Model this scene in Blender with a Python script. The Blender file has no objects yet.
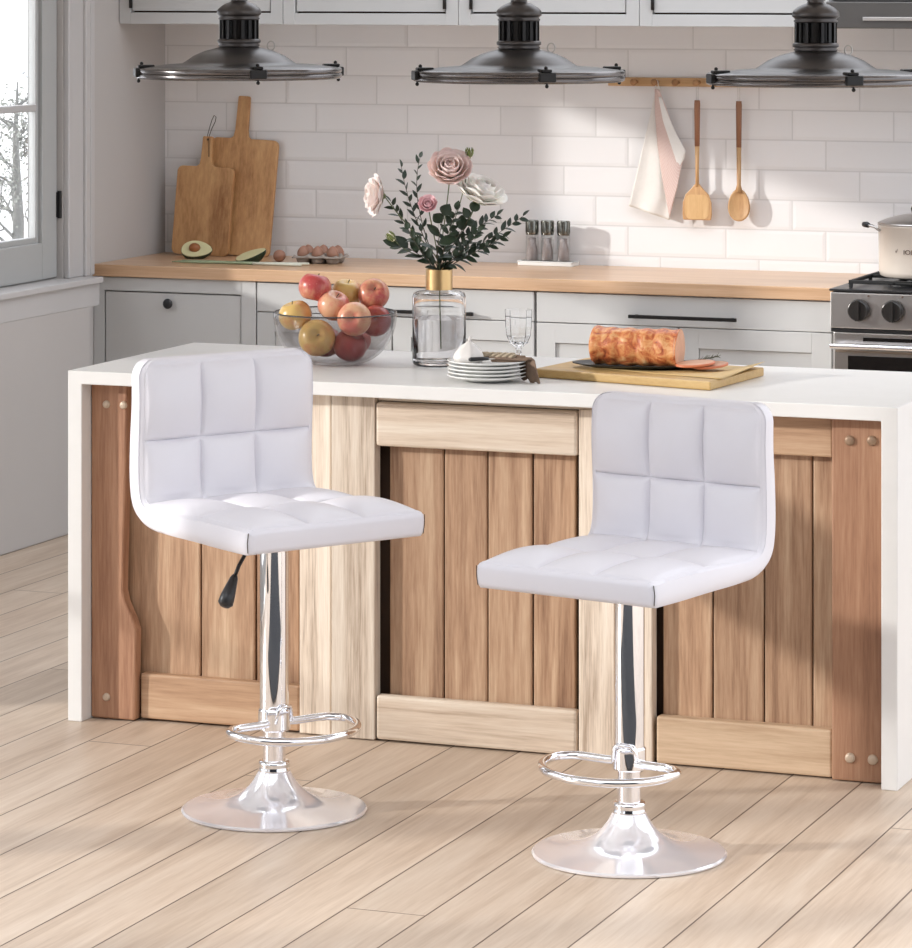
import bpy, bmesh, math, random
from mathutils import Vector, Matrix
random.seed(7)
PI = math.pi
S = bpy.context.scene
C = S.collection
YAW = math.radians(21.2)
RT = Vector((math.cos(YAW), math.sin(YAW), 0)); FW = Vector((-math.sin(YAW), math.cos(YAW), 0))

# ------------------------------------------------------------------ materials
class NT:
    def __init__(s, name):
        s.m = bpy.data.materials.new(name); s.m.use_nodes = True
        s.t = s.m.node_tree; s.b = s.t.nodes['Principled BSDF']
        s.out = s.t.nodes['Material Output']
    def n(s, typ, **kw):
        o = s.t.nodes.new(typ)
        for k, v in kw.items(): setattr(o, k, v)
        return o
    def l(s, a, b): s.t.links.new(a, b)
    def put(s, inp, v):
        if hasattr(v, 'is_linked') or isinstance(v, bpy.types.NodeSocket): s.l(v, inp)
        else: inp.default_value = v
    def math(s, op, a, b=0.0, c=None):
        o = s.n('ShaderNodeMath', operation=op); s.put(o.inputs[0], a); s.put(o.inputs[1], b)
        if c is not None: s.put(o.inputs[2], c)
        return o.outputs[0]
    def mix(s, f, a, b, mode='MIX'):
        o = s.n('ShaderNodeMix', data_type='RGBA', blend_type=mode)
        s.put(o.inputs[0], f); s.put(o.inputs[6], a if not isinstance(a, tuple) else (*a[:3], 1)); s.put(o.inputs[7], b if not isinstance(b, tuple) else (*b[:3], 1))
        return o.outputs[2]
    def ramp(s, f, stops):
        o = s.n('ShaderNodeValToRGB'); e = o.color_ramp.elements
        while len(e) < len(stops): e.new(0.5)
        for i, (p, c) in enumerate(stops):
            e[i].position = p; e[i].color = (*c, 1) if isinstance(c, tuple) else (c, c, c, 1)
        s.l(f, o.inputs[0]); return o.outputs[0]
    def noise(s, vec, scale=1.0, detail=4.0, rough=0.55, dist=0.0):
        o = s.n('ShaderNodeTexNoise'); o.inputs['Scale'].default_value = scale; o.inputs['Detail'].default_value = detail
        o.inputs['Roughness'].default_value = rough; o.inputs['Distortion'].default_value = dist
        if vec is not None: s.l(vec, o.inputs['Vector'])
        return o.outputs['Fac']
    def coord(s, scale=(1, 1, 1), rnd=True, rot=(0, 0, 0)):
        tc = s.n('ShaderNodeTexCoord'); v = tc.outputs['Object']
        if rnd:
            oi = s.n('ShaderNodeObjectInfo'); r = s.math('MULTIPLY', oi.outputs['Random'], 37.0)
            cb = s.n('ShaderNodeCombineXYZ'); s.l(r, cb.inputs[0]); s.l(r, cb.inputs[1]); s.l(r, cb.inputs[2])
            ad = s.n('ShaderNodeVectorMath', operation='ADD'); s.l(v, ad.inputs[0]); s.l(cb.outputs[0], ad.inputs[1]); v = ad.outputs[0]
        mp = s.n('ShaderNodeMapping'); mp.inputs['Scale'].default_value = scale; mp.inputs['Rotation'].default_value = rot
        s.l(v, mp.inputs[0]); return mp.outputs[0]
    def bump(s, h, strength=0.3, dist=0.01):
        o = s.n('ShaderNodeBump'); o.inputs['Strength'].default_value = strength; o.inputs['Distance'].default_value = dist
        s.l(h, o.inputs['Height']); s.l(o.outputs[0], s.b.inputs['Normal'])
    def set(s, **kw):
        names = dict(col='Base Color', rough='Roughness', metal='Metallic', ior='IOR', trans='Transmission Weight', spec='Specular IOR Level',
                     coat='Coat Weight', sub='Subsurface Weight', sheen='Sheen Weight', em='Emission Color', es='Emission Strength', alpha='Alpha')
        for k, v in kw.items():
            if isinstance(v, tuple) and len(v) == 3: v = (*v, 1)
            s.put(s.b.inputs[names[k]], v)
        return s

def plain(name, col, rough=0.5, metal=0.0, var=0.06, nscale=8, bump=0.0, **kw):
    """procedural paint / metal / plastic: the base colour varies a little with noise"""
    m = NT(name); v = m.coord((1, 1, 1))
    f = m.noise(v, nscale, 3)
    dark = tuple(c * (1 - var) for c in col); lite = tuple(min(1, c * (1 + var)) for c in col)
    m.set(col=m.mix(f, dark, lite), rough=rough, metal=metal, **kw)
    if bump: m.bump(m.noise(v, nscale * 12, 3), bump, 0.002)
    return m.m

def wood(name, dark, mid, lite, axis='Z', grain=22, stretch=1.2, rough=0.55, contrast=(0.3, 0.5, 0.72), bump=0.25, tint=0.12, rot=(0, 0, 0)):
    m = NT(name)
    sc = {'X': (stretch, grain, grain), 'Y': (grain, stretch, grain), 'Z': (grain, grain, stretch)}[axis]
    v = m.coord(sc, rot=rot)
    a = m.noise(v, 0.55, 5, 0.55, 1.2)
    sc2 = tuple(k * 7 for k in sc)
    v2 = m.coord(sc2, rot=rot)
    fine = m.noise(v2, 1.0, 4, 0.65)
    f = m.math('ADD', m.math('MULTIPLY', a, 0.62), m.math('MULTIPLY', fine, 0.38))
    col = m.ramp(f, [(contrast[0], dark), (contrast[1], mid), (contrast[2], lite)])
    oi = m.n('ShaderNodeObjectInfo')
    tf = m.math('MULTIPLY_ADD', oi.outputs['Random'], tint * 2, 1 - tint)
    hs = m.n('ShaderNodeHueSaturation'); m.l(tf, hs.inputs['Value']); m.l(col, hs.inputs['Color'])
    m.set(col=hs.outputs[0], rough=rough)
    if bump: m.bump(f, bump, 0.004)
    return m.m

def glass(name, col=(1, 1, 1), rough=0.0, ior=1.45):
    m = NT(name); v = m.coord((1, 1, 1))
    f = m.noise(v, 3, 2)
    m.set(col=m.mix(f, tuple(c * .98 for c in col), col), rough=rough, trans=1.0, ior=ior)
    return m.m

def thin_glass(name, tint=(1, 1, 1), ior=1.45, edge=1.0):
    """a thin sheet: light passes straight through, the surface only reflects"""
    m = NT(name); t = m.t
    tr = m.n('ShaderNodeBsdfTransparent'); gl = m.n('ShaderNodeBsdfGlossy'); fr = m.n('ShaderNodeFresnel'); mx = m.n('ShaderNodeMixShader')
    ge = m.n('ShaderNodeNewGeometry'); m.l(m.math('MULTIPLY_ADD', ge.outputs['Backfacing'], 1 / ior - ior, ior), fr.inputs['IOR']); gl.inputs['Roughness'].default_value = 0.01
    f = m.noise(m.coord((1, 1, 1)), 3, 2)
    m.l(m.mix(f, tuple(c * .99 for c in tint), tint), tr.inputs['Color'])
    m.l(fr.outputs[0], mx.inputs[0]); m.l(tr.outputs[0], mx.inputs[1]); m.l(gl.outputs[0], mx.inputs[2])
    t.nodes.remove(m.b); m.l(mx.outputs[0], m.out.inputs['Surface']); return m.m

M = {}
M['cabinet'] = plain('cabinet_paint', (0.56, 0.56, 0.555), 0.42, var=0.02)
M['plaster'] = plain('plaster', (0.49, 0.465, 0.45), 0.8, var=0.03, nscale=3, bump=0.05)
M['trim'] = plain('trim_paint', (0.52, 0.505, 0.50), 0.45, var=0.02)
M['sash'] = plain('sash_paint', (0.42, 0.425, 0.42), 0.45, var=0.02)
M['ceiling'] = plain('ceiling_paint', (0.8, 0.79, 0.77), 0.85, var=0.02)
M['quartz'] = plain('quartz', (0.76, 0.75, 0.73), 0.32, var=0.03, nscale=14)
M['vinyl'] = plain('white_vinyl', (0.77, 0.755, 0.80), 0.38, var=0.015, nscale=20, bump=0.06)
M['chrome'] = plain('chrome', (0.88, 0.88, 0.90), 0.045, 1.0, var=0.01)
M['chrome_base'] = plain('chrome_base', (0.84, 0.83, 0.86), 0.12, 0.55, var=0.01)
M['chrome_satin'] = plain('chrome_bright', (0.93, 0.92, 0.94), 0.16, 1.0, var=0.01)
M['steel'] = plain('stainless', (0.62, 0.60, 0.585), 0.3, 1.0, var=0.04, nscale=30)
M['black'] = plain('black_plastic', (0.018, 0.018, 0.02), 0.35, var=0.2)
M['blackmetal'] = plain('black_metal', (0.012, 0.011, 0.011), 0.38, 0.3, var=0.2)
M['iron'] = plain('cast_iron', (0.012, 0.012, 0.012), 0.6, var=0.2, bump=0.2)
M['pewter'] = plain('pewter_enamel', (0.085, 0.078, 0.076), 0.36, 0.75, var=0.08)
M['pewter_rim'] = plain('pewter_rim', (0.16, 0.148, 0.145), 0.2, 0.9, var=0.08)
M['ovenglass'] = plain('oven_glass', (0.01, 0.009, 0.009), 0.08, var=0.1)
M['bronze'] = plain('bronze_trim', (0.30, 0.24, 0.19), 0.35, 0.6)
M['gap'] = plain('gap_shade', (0.07, 0.04, 0.025), 0.9)  # dark colour standing in for shade in the gaps
M['glass'] = glass('clear_glass')
M['pane'] = thin_glass('window_glass')
M['smoke'] = thin_glass('smoked_glass', (0.86, 0.85, 0.85), 1.35)
M['smokerim'] = plain('dark_glass_rim', (0.05, 0.05, 0.05), 0.08)
M['water'] = glass('water', (0.93, 0.93, 0.95), 0.0, 1.33)
M['brass'] = plain('brushed_brass', (0.62, 0.42, 0.20), 0.32, 1.0, var=0.06, nscale=40)
M['china'] = plain('white_china', (0.80, 0.80, 0.78), 0.2, var=0.01)
M['cream'] = plain('cream_enamel', (0.74, 0.66, 0.58), 0.25, var=0.02)
M['lettering'] = plain('brown_lettering', (0.15, 0.10, 0.08), 0.5)
M['egg'] = plain('brown_egg', (0.36, 0.185, 0.125), 0.5, var=0.12, nscale=40)
M['pulp'] = plain('egg_carton_pulp', (0.36, 0.31, 0.27), 0.9, var=0.12, nscale=30, bump=0.3)
M['avoskin'] = plain('avocado_skin', (0.012, 0.028, 0.010), 0.45, var=0.3, nscale=60, bump=0.4)
M['avoflesh'] = plain('avocado_flesh', (0.66, 0.62, 0.36), 0.5, var=0.1, nscale=20)
M['avostone'] = plain('avocado_stone', (0.30, 0.11, 0.035), 0.4, var=0.15)
M['scallion'] = plain('scallion_green', (0.30, 0.36, 0.22), 0.5, var=0.2)
M['scallionw'] = plain('scallion_white', (0.72, 0.72, 0.60), 0.45)
M['garlic'] = plain('garlic_skin', (0.76, 0.73, 0.70), 0.5, var=0.05, nscale=30)
M['string'] = plain('dark_string', (0.06, 0.045, 0.035), 0.8)
M['wire'] = plain('pale_wire', (0.55, 0.54, 0.52), 0.4, 0.6)
M['leaf'] = plain('dark_leaf', (0.020, 0.038, 0.018), 0.45, var=0.35, nscale=25)
M['leafblue'] = plain('eucalyptus_leaf', (0.040, 0.062, 0.046), 0.5, var=0.3, nscale=25)
M['stem'] = plain('green_stem', (0.12, 0.15, 0.06), 0.5, var=0.2)
M['stemd'] = plain('brown_stem', (0.08, 0.07, 0.04), 0.6, var=0.2)
M['sepal'] = plain('sepal', (0.16, 0.19, 0.05), 0.5, var=0.25)
M['twig'] = plain('grey_bark', (0.20, 0.20, 0.19), 0.9, var=0.2)
M['twigleaf'] = plain('grey_green_twigs', (0.30, 0.31, 0.28), 0.9, var=0.4)
M['snow'] = plain('pale_ground', (0.85, 0.85, 0.84), 0.9, var=0.02)
M['napkin'] = plain('brown_linen', (0.20, 0.135, 0.095), 0.9, var=0.25, nscale=60, bump=0.4)
M['beige'] = plain('beige_linen', (0.44, 0.36, 0.26), 0.9, var=0.2, nscale=60, bump=0.3)
M['millsteel'] = plain('mill_cap_steel', (0.20, 0.20, 0.18), 0.22, 1.0, var=0.2, nscale=40)
M['salt'] = plain('salt_and_spice', (0.36, 0.31, 0.30), 0.7, var=0.4, nscale=160)
M['screw'] = plain('screw_cap', (0.56, 0.44, 0.33), 0.4, 0.25, var=0.1)
M['screwd'] = plain('screw_cap_brown', (0.30, 0.20, 0.13), 0.4, 0.3, var=0.1)
M['paper'] = plain('parchment_paper', (0.58, 0.40, 0.17), 0.55, var=0.12, nscale=12)
M['rug'] = plain('dark_reflection_rug', (0.012, 0.012, 0.014), 0.95, var=0.3, nscale=80, bump=0.3)
M['rosemary'] = plain('rosemary', (0.10, 0.12, 0.06), 0.7, var=0.3)

M['w_mid'] = wood('wood_tan', (0.21, 0.105, 0.055), (0.43, 0.26, 0.155), (0.62, 0.44, 0.29), contrast=(0.33, 0.5, 0.68))
M['w_dark'] = wood('wood_reddish', (0.20, 0.085, 0.045), (0.36, 0.185, 0.105), (0.50, 0.29, 0.175), contrast=(0.32, 0.5, 0.7))
M['w_pale'] = wood('wood_whitewashed', (0.34, 0.25, 0.18), (0.66, 0.55, 0.44), (0.80, 0.71, 0.60), grain=34, contrast=(0.34, 0.48, 0.62))
M['w_paleX'] = wood('wood_whitewashed_rail', (0.42, 0.31, 0.22), (0.66, 0.53, 0.41), (0.78, 0.68, 0.56), axis='X', grain=26, contrast=(0.28, 0.46, 0.64))
M['w_midX'] = wood('wood_tan_rail', (0.30, 0.16, 0.085), (0.50, 0.31, 0.185), (0.66, 0.46, 0.30), axis='X')
M['w_lightX'] = wood('wood_light_rail', (0.42, 0.28, 0.17), (0.58, 0.42, 0.28), (0.70, 0.54, 0.39), axis='X', grain=18)
M['w_counter'] = wood('butcher_block', (0.46, 0.27, 0.145), (0.60, 0.385, 0.235), (0.72, 0.51, 0.34), axis='X', grain=26, stretch=0.9, rough=0.28, bump=0.05, tint=0.0)
M['w_board'] = wood('oak_board', (0.24, 0.095, 0.03), (0.52, 0.28, 0.12), (0.72, 0.44, 0.21), grain=12, stretch=2.8, rough=0.5, bump=0.08, rot=(0, 0.10, 0))
M['w_spoon'] = wood('beech', (0.38, 0.19, 0.08), (0.55, 0.32, 0.15), (0.66, 0.43, 0.22), grain=60, stretch=4, rough=0.45, bump=0.05)
M['w_grip'] = wood('dark_beech', (0.20, 0.085, 0.045), (0.29, 0.135, 0.075), (0.36, 0.18, 0.10), grain=60, stretch=4, bump=0.05)
M['w_rail'] = wood('pine_rail', (0.50, 0.29, 0.13), (0.64, 0.41, 0.21), (0.74, 0.52, 0.30), axis='X', grain=30, bump=0.05)
M['w_knob'] = wood('walnut_knob', (0.28, 0.13, 0.05), (0.40, 0.21, 0.09), (0.46, 0.27, 0.13), axis='Y', bump=0.02)
M['w_bamboo'] = wood('bamboo_board', (0.42, 0.24, 0.075), (0.56, 0.36, 0.135), (0.66, 0.46, 0.20), axis='X', grain=26, rough=0.4, bump=0.05)

def mat_tiles():
    m = NT('glazed_brick_tiles')
    g = m.n('ShaderNodeNewGeometry'); sp = m.n('ShaderNodeSeparateXYZ'); m.l(g.outputs['Position'], sp.inputs[0])
    H, Wd = 0.1033, 0.3565
    v = m.math('DIVIDE', m.math('SUBTRACT', sp.outputs[2], 0.937 - 10 * H), H)
    row = m.math('FLOOR', v); fv = m.math('FRACT', v)
    u = m.math('DIVIDE', m.math('ADD', m.math('SUBTRACT', sp.outputs[0], 1.016), m.math('MULTIPLY', m.math('SUBTRACT', row, 10.0), Wd / 3)), Wd)
    u = m.math('ADD', u, 60.0)
    colu = m.math('FLOOR', u); fu = m.math('FRACT', u)
    du = m.math('MULTIPLY', m.math('SUBTRACT', 0.5, m.math('ABSOLUTE', m.math('SUBTRACT', fu, 0.5))), Wd)
    dv = m.math('MULTIPLY', m.math('SUBTRACT', 0.5, m.math('ABSOLUTE', m.math('SUBTRACT', fv, 0.5))), H)
    d = m.math('MINIMUM', du, dv)
    mr = m.n('ShaderNodeMapRange'); m.l(d, mr.inputs[0]); mr.inputs[1].default_value = 0.0014; mr.inputs[2].default_value = 0.0036
    bev = m.n('ShaderNodeMapRange'); m.l(d, bev.inputs[0]); bev.inputs[1].default_value = 0.001; bev.inputs[2].default_value = 0.013
    cb = m.n('ShaderNodeCombineXYZ'); m.l(colu, cb.inputs[0]); m.l(row, cb.inputs[1])
    wn = m.n('ShaderNodeTexWhiteNoise'); wn.noise_dimensions = '3D'; m.l(cb.outputs[0], wn.inputs['Vector'])
    tone = m.math('MULTIPLY_ADD', wn.outputs['Value'], 0.05, 0.80)
    cc = m.n('ShaderNodeCombineColor'); m.l(tone, cc.inputs[0]); m.l(m.math('MULTIPLY', tone, 0.985), cc.inputs[1]); m.l(m.math('MULTIPLY', tone, 0.985), cc.inputs[2])
    col = m.mix(mr.outputs[0], (0.66, 0.65, 0.645), cc.outputs[0])
    wav = m.noise(g.outputs['Position'], 22, 2, 0.5)
    h = m.math('ADD', m.math('MULTIPLY', bev.outputs[0], 0.8), m.math('MULTIPLY', wav, 0.35))
    m.set(col=col, rough=m.math('MULTIPLY_ADD', mr.outputs[0], -0.45, 0.62))
    m.bump(h, 0.35, 0.004)
    return m.m
M['tiles'] = mat_tiles()

def mat_floor():
    m = NT('pale_plank_floor')
    g = m.n('ShaderNodeNewGeometry'); sp = m.n('ShaderNodeSeparateXYZ'); m.l(g.outputs['Position'], sp.inputs[0])
    Wd, L = 0.1745, 4.3
    u = m.math('DIVIDE', m.math('ADD', m.math('SUBTRACT', sp.outputs[0], 1.905), 100 * Wd), Wd)
    pid = m.math('FLOOR', u); fu = m.math('FRACT', u)
    wn = m.n('ShaderNodeTexWhiteNoise'); wn.noise_dimensions = '1D'; m.l(pid, wn.inputs['W'])
    v = m.math('DIVIDE', m.math('ADD', sp.outputs[1], m.math('MULTIPLY_ADD', wn.outputs['Value'], L, 40.0)), L)
    vid = m.math('FLOOR', v); fv = m.math('FRACT', v)
    du = m.math('MULTIPLY', m.math('SUBTRACT', 0.5, m.math('ABSOLUTE', m.math('SUBTRACT', fu, 0.5))), Wd)
    dv = m.math('MULTIPLY', m.math('SUBTRACT', 0.5, m.math('ABSOLUTE', m.math('SUBTRACT', fv, 0.5))), L)
    d = m.math('MINIMUM', du, dv)
    seam = m.n('ShaderNodeMapRange'); m.l(d, seam.inputs[0]); seam.inputs[1].default_value = 0.0010; seam.inputs[2].default_value = 0.0026
    cb = m.n('ShaderNodeCombineXYZ'); m.l(pid, cb.inputs[0]); m.l(vid, cb.inputs[1])
    w2 = m.n('ShaderNodeTexWhiteNoise'); w2.noise_dimensions = '3D'; m.l(cb.outputs[0], w2.inputs['Vector'])
    ad = m.n('ShaderNodeVectorMath', operation='MULTIPLY_ADD'); m.l(w2.outputs['Color'], ad.inputs[0]); ad.inputs[1].default_value = (9, 9, 9); m.l(g.outputs['Position'], ad.inputs[2])
    mp = m.n('ShaderNodeMapping'); mp.inputs['Scale'].default_value = (16, 1.1, 1); m.l(ad.outputs[0], mp.inputs[0])
    a = m.noise(mp.outputs[0], 0.8, 5, 0.6, 0.9)
    mp2 = m.n('ShaderNodeMapping'); mp2.inputs['Scale'].default_value = (130, 6, 1); m.l(ad.outputs[0], mp2.inputs[0])
    b = m.noise(mp2.outputs[0], 1.0, 3, 0.6)
    f = m.math('ADD', m.math('MULTIPLY', a, 0.65), m.math('MULTIPLY', b, 0.35))
    col = m.ramp(f, [(0.30, (0.44, 0.325, 0.235)), (0.5, (0.58, 0.46, 0.355)), (0.70, (0.68, 0.57, 0.46))])
    tn = m.math('MULTIPLY_ADD', w2.outputs['Value'], 0.16, 0.90)
    hs = m.n('ShaderNodeHueSaturation'); m.l(tn, hs.inputs['Value']); m.l(col, hs.inputs['Color'])
    col = m.mix(seam.outputs[0], (0.10, 0.06, 0.035), hs.outputs[0])
    m.set(col=col, rough=0.42)
    m.bump(m.math('ADD', m.math('MULTIPLY', seam.outputs[0], 1.0), m.math('MULTIPLY', f, 0.25)), 0.35, 0.003)
    return m.m
M['floor'] = mat_floor()

def mat_apple(name, base, blush, amt):
    m = NT(name); v = m.coord((1, 1, 1))
    f = m.noise(v, 14, 3, 0.5, 0.4)
    v2 = m.coord((90, 90, 14)); st = m.noise(v2, 1.0, 3)
    k = m.math('ADD', f, m.math('MULTIPLY', m.math('SUBTRACT', st, 0.5), 0.5))
    fac = m.n('ShaderNodeMapRange'); m.l(k, fac.inputs[0]); fac.inputs[1].default_value = 0.5 - amt; fac.inputs[2].default_value = 0.75 - amt * 0.6
    sp = m.noise(m.coord((1, 1, 1)), 220, 1); dots = m.math('GREATER_THAN', sp, 0.70)
    m.set(col=m.mix(m.math('MULTIPLY', dots, 0.35), m.mix(fac.outputs[0], base, blush), (0.75, 0.55, 0.35)), rough=0.3)
    return m.m
M['ap_red'] = mat_apple('apple_red', (0.66, 0.36, 0.20), (0.50, 0.075, 0.075), 0.28)
M['ap_pink'] = mat_apple('apple_pink', (0.72, 0.42, 0.25), (0.62, 0.16, 0.12), 0.12)
M['ap_deep'] = mat_apple('apple_deep', (0.50, 0.14, 0.09), (0.36, 0.055, 0.055), 0.3)
M['ap_yel'] = mat_apple('apple_yellow', (0.70, 0.47, 0.16), (0.66, 0.28, 0.12), 0.0)

def mat_roast():
    m = NT('roast_crust'); v = m.coord((1, 1, 1))
    f = m.noise(v, 34, 5, 0.65, 1.5)
    w = m.noise(m.coord((60, 14, 14)), 1.0, 3)
    k = m.math('ADD', m.math('MULTIPLY', f, 0.7), m.math('MULTIPLY', w, 0.3))
    m.set(col=m.ramp(k, [(0.34, (0.20, 0.035, 0.012)), (0.46, (0.55, 0.15, 0.05)), (0.56, (0.70, 0.32, 0.12)), (0.70, (0.80, 0.52, 0.28))]), rough=0.38)
    m.bump(k, 0.9, 0.006); return m.m
M['roast'] = mat_roast()
M['meat'] = plain('roast_meat', (0.62, 0.33, 0.20), 0.5, var=0.2, nscale=50, bump=0.2)
M['ham'] = plain('ham_slice', (0.62, 0.20, 0.10), 0.4, var=0.3, nscale=40)

def mat_petal(name, inner, outer):
    m = NT(name); at = m.n('ShaderNodeUVMap')
    sp = m.n('ShaderNodeSeparateXYZ'); m.l(at.outputs[0], sp.inputs[0])
    nz = m.noise(m.coord((1, 1, 1)), 60, 2)
    f = m.math('ADD', sp.outputs[1], m.math('MULTIPLY', m.math('SUBTRACT', nz, 0.5), 0.3))
    m.set(col=m.ramp(f, [(0.1, inner), (0.9, outer)]), rough=0.55, sub=0.15)
    m.b.inputs['Subsurface Radius'].default_value = (0.01, 0.006, 0.005)
    return m.m
M['pet_pink'] = mat_petal('petal_pink', (0.97, 0.84, 0.68), (0.97, 0.78, 0.74))
M['pet_rose'] = mat_petal('petal_rose', (0.80, 0.46, 0.48), (0.86, 0.56, 0.60))
M['pet_cream'] = mat_petal('petal_cream', (0.96, 0.92, 0.74), (0.97, 0.93, 0.88))
M['pet_blush'] = mat_petal('petal_blush', (0.86, 0.68, 0.60), (0.92, 0.82, 0.78))

def mat_towel():
    m = NT('checked_towel'); u = m.n('ShaderNodeUVMap')
    sp = m.n('ShaderNodeSeparateXYZ'); m.l(u.outputs[0], sp.inputs[0])
    a = m.math('FRACT', m.math('MULTIPLY', m.math('ADD', sp.outputs[0], sp.outputs[1]), 17)); b = m.math('FRACT', m.math('MULTIPLY', m.math('SUBTRACT', sp.outputs[0], sp.outputs[1]), 17))
    l = m.math('MAXIMUM', m.math('LESS_THAN', a, 0.22), m.math('LESS_THAN', b, 0.22))
    m.set(col=m.mix(m.math('MULTIPLY', l, 0.55), (0.62, 0.44, 0.40), (0.74, 0.66, 0.61)), rough=0.9, sheen=0.2)
    m.bump(m.noise(m.coord((1, 1, 1)), 400, 2), 0.2, 0.001); return m.m
M['towel'] = mat_towel()
M['towel_back'] = plain('towel_cream', (0.78, 0.75, 0.71), 0.9, var=0.04, nscale=80, bump=0.1)

# ------------------------------------------------------------------ mesh builder
class MB:
    def __init__(s): s.v = []; s.f = []; s.uv = None
    def add(s, vs, fs):
        o = len(s.v); s.v += [tuple(p) for p in vs]; s.f += [tuple(i + o for i in f) for f in fs]; return s
    def box(s, x0, x1, y0, y1, z0, z1, mat=None):
        vs = [(x, y, z) for z in (z0, z1) for y in (y0, y1) for x in (x0, x1)]
        if mat is not None: vs = [mat @ Vector(p) for p in vs]
        return s.add(vs, [(0, 2, 3, 1), (4, 5, 7, 6), (0, 1, 5, 4), (2, 6, 7, 3), (0, 4, 6, 2), (1, 3, 7, 5)])
    def prism(s, poly, a0, a1, axis='Z', mat=None):
        """poly in the plane perpendicular to axis; counter-clockwise"""
        n = len(poly); vs = []
        for a in (a0, a1):
            for (p, q) in poly:
                vs.append({'Z': (p, q, a), 'Y': (p, a, q), 'X': (a, p, q)}[axis])
        if mat is not None: vs = [mat @ Vector(p) for p in vs]
        fs = [tuple(range(n))[::-1], tuple(range(n, 2 * n))] + [(i, (i + 1) % n, (i + 1) % n + n, i + n) for i in range(n)]
        return s.add(vs, fs)
    def lathe(s, prof, seg=40, mat=None, c=(0, 0, 0)):
        vs = []; fs = []; rings = []
        for (r, z) in prof:
            if r < 1e-6: rings.append([len(vs)]); vs.append((c[0], c[1], c[2] + z))
            else:
                rings.append(list(range(len(vs), len(vs) + seg)))
                for i in range(seg):
                    a = 2 * PI * i / seg; vs.append((c[0] + r * math.cos(a), c[1] + r * math.sin(a), c[2] + z))
        for A, B in zip(rings, rings[1:]):
            for i in range(seg):
                j = (i + 1) % seg
                if len(A) == 1 and len(B) == 1: continue
                if len(A) == 1: fs.append((A[0], B[j], B[i]))
                elif len(B) == 1: fs.append((A[i], A[j], B[0]))
                else: fs.append((A[i], A[j], B[j], B[i]))
        if mat is not None: vs = [mat @ Vector(p) for p in vs]
        return s.add(vs, fs)
    def tube(s, pts, rad, seg=10, closed=False, caps=True):
        pts = [Vector(p) for p in pts]; n = len(pts)
        rs = rad if isinstance(rad, (list, tuple)) else [rad] * n
        vs = []; fs = []; prev = None
        for i, p in enumerate(pts):
            if closed: t = (pts[(i + 1) % n] - pts[i - 1]).normalized()
            else: t = (pts[min(i + 1, n - 1)] - pts[max(i - 1, 0)]).normalized()
            if prev is None:
                up = Vector((0, 0, 1)) if abs(t.z) < 0.9 else Vector((1, 0, 0))
                a = t.cross(up).normalized()
            else:
                a = (prev - t * prev.dot(t)).normalized()
            prev = a; b = t.cross(a)
            for k in range(seg):
                an = 2 * PI * k / seg; vs.append(p + (a * math.cos(an) + b * math.sin(an)) * rs[i])
        for i in range(n if closed else n - 1):
            j = (i + 1) % n
            for k in range(seg):
                l = (k + 1) % seg; fs.append((i * seg + k, i * seg + l, j * seg + l, j * seg + k))
        if caps and not closed:
            fs.append(tuple(range(seg))[::-1]); fs.append(tuple(range((n - 1) * seg, n * seg)))
        return s.add(vs, fs)
    def cyl(s, p0, p1, r, seg=20): return s.tube([p0, p1], r, seg)
    def ball(s, c, r, seg=16, rings=10, mat=None):
        sx, sy, sz = (r, r, r) if not isinstance(r, tuple) else r
        vs = [(0, 0, -1)]; fs = []
        for i in range(1, rings):
            ph = -PI / 2 + PI * i / rings
            for k in range(seg):
                a = 2 * PI * k / seg; vs.append((math.cos(ph) * math.cos(a), math.cos(ph) * math.sin(a), math.sin(ph)))
        vs.append((0, 0, 1)); top = len(vs) - 1
        for k in range(seg):
            l = (k + 1) % seg
            fs.append((0, 1 + l, 1 + k)); fs.append((top, 1 + (rings - 2) * seg + k, 1 + (rings - 2) * seg + l))
            for i in range(rings - 2):
                a = 1 + i * seg; fs.append((a + k, a + l, a + seg + l, a + seg + k))
        T = [Vector((p[0] * sx, p[1] * sy, p[2] * sz)) for p in vs]
        if mat is not None: T = [mat @ p for p in T]
        c = Vector(c); return s.add([p + c for p in T], fs)
    def grid(s, fn, nu, nv):
        """open sheet fn(u,v)->point"""
        vs = [fn(i / nu, j / nv) for j in range(nv + 1) for i in range(nu + 1)]
        fs = [(j * (nu + 1) + i, j * (nu + 1) + i + 1, (j + 1) * (nu + 1) + i + 1, (j + 1) * (nu + 1) + i) for j in range(nv) for i in range(nu)]
        base = len(s.v); s.add(vs, fs)
        if s.uv is None: s.uv = {}
        for j in range(nv + 1):
            for i in range(nu + 1): s.uv[base + j * (nu + 1) + i] = (i / nu, j / nv)
        return s
    def build(s, name, mat, parent=None, smooth=False, bevel=0.0, bseg=2, solid=0.0, sub=0, auto=None, label=None, normals=True):
        me = bpy.data.meshes.new(name); me.from_pydata(s.v, [], s.f)
        if s.uv:
            ul = me.uv_layers.new(name='UVMap')
            for lp in me.loops: ul.data[lp.index].uv = s.uv.get(lp.vertex_index, (0, 0))
        if normals and not s.uv:
            bm = bmesh.new(); bm.from_mesh(me); bmesh.ops.remove_doubles(bm, verts=bm.verts, dist=1e-6); bmesh.ops.recalc_face_normals(bm, faces=bm.faces); bm.to_mesh(me); bm.free()
        me.materials.append(mat)
        if smooth: me.polygons.foreach_set('use_smooth', [True] * len(me.polygons))
        if auto is not None:
            me.polygons.foreach_set('use_smooth', [True] * len(me.polygons)); me.set_sharp_from_angle(angle=math.radians(auto))
        me.update()
        o = bpy.data.objects.new(name, me); C.objects.link(o)
        if parent: o.parent = parent
        if solid:
            md = o.modifiers.new('thickness', 'SOLIDIFY'); md.thickness = solid; md.offset = 0
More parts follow.
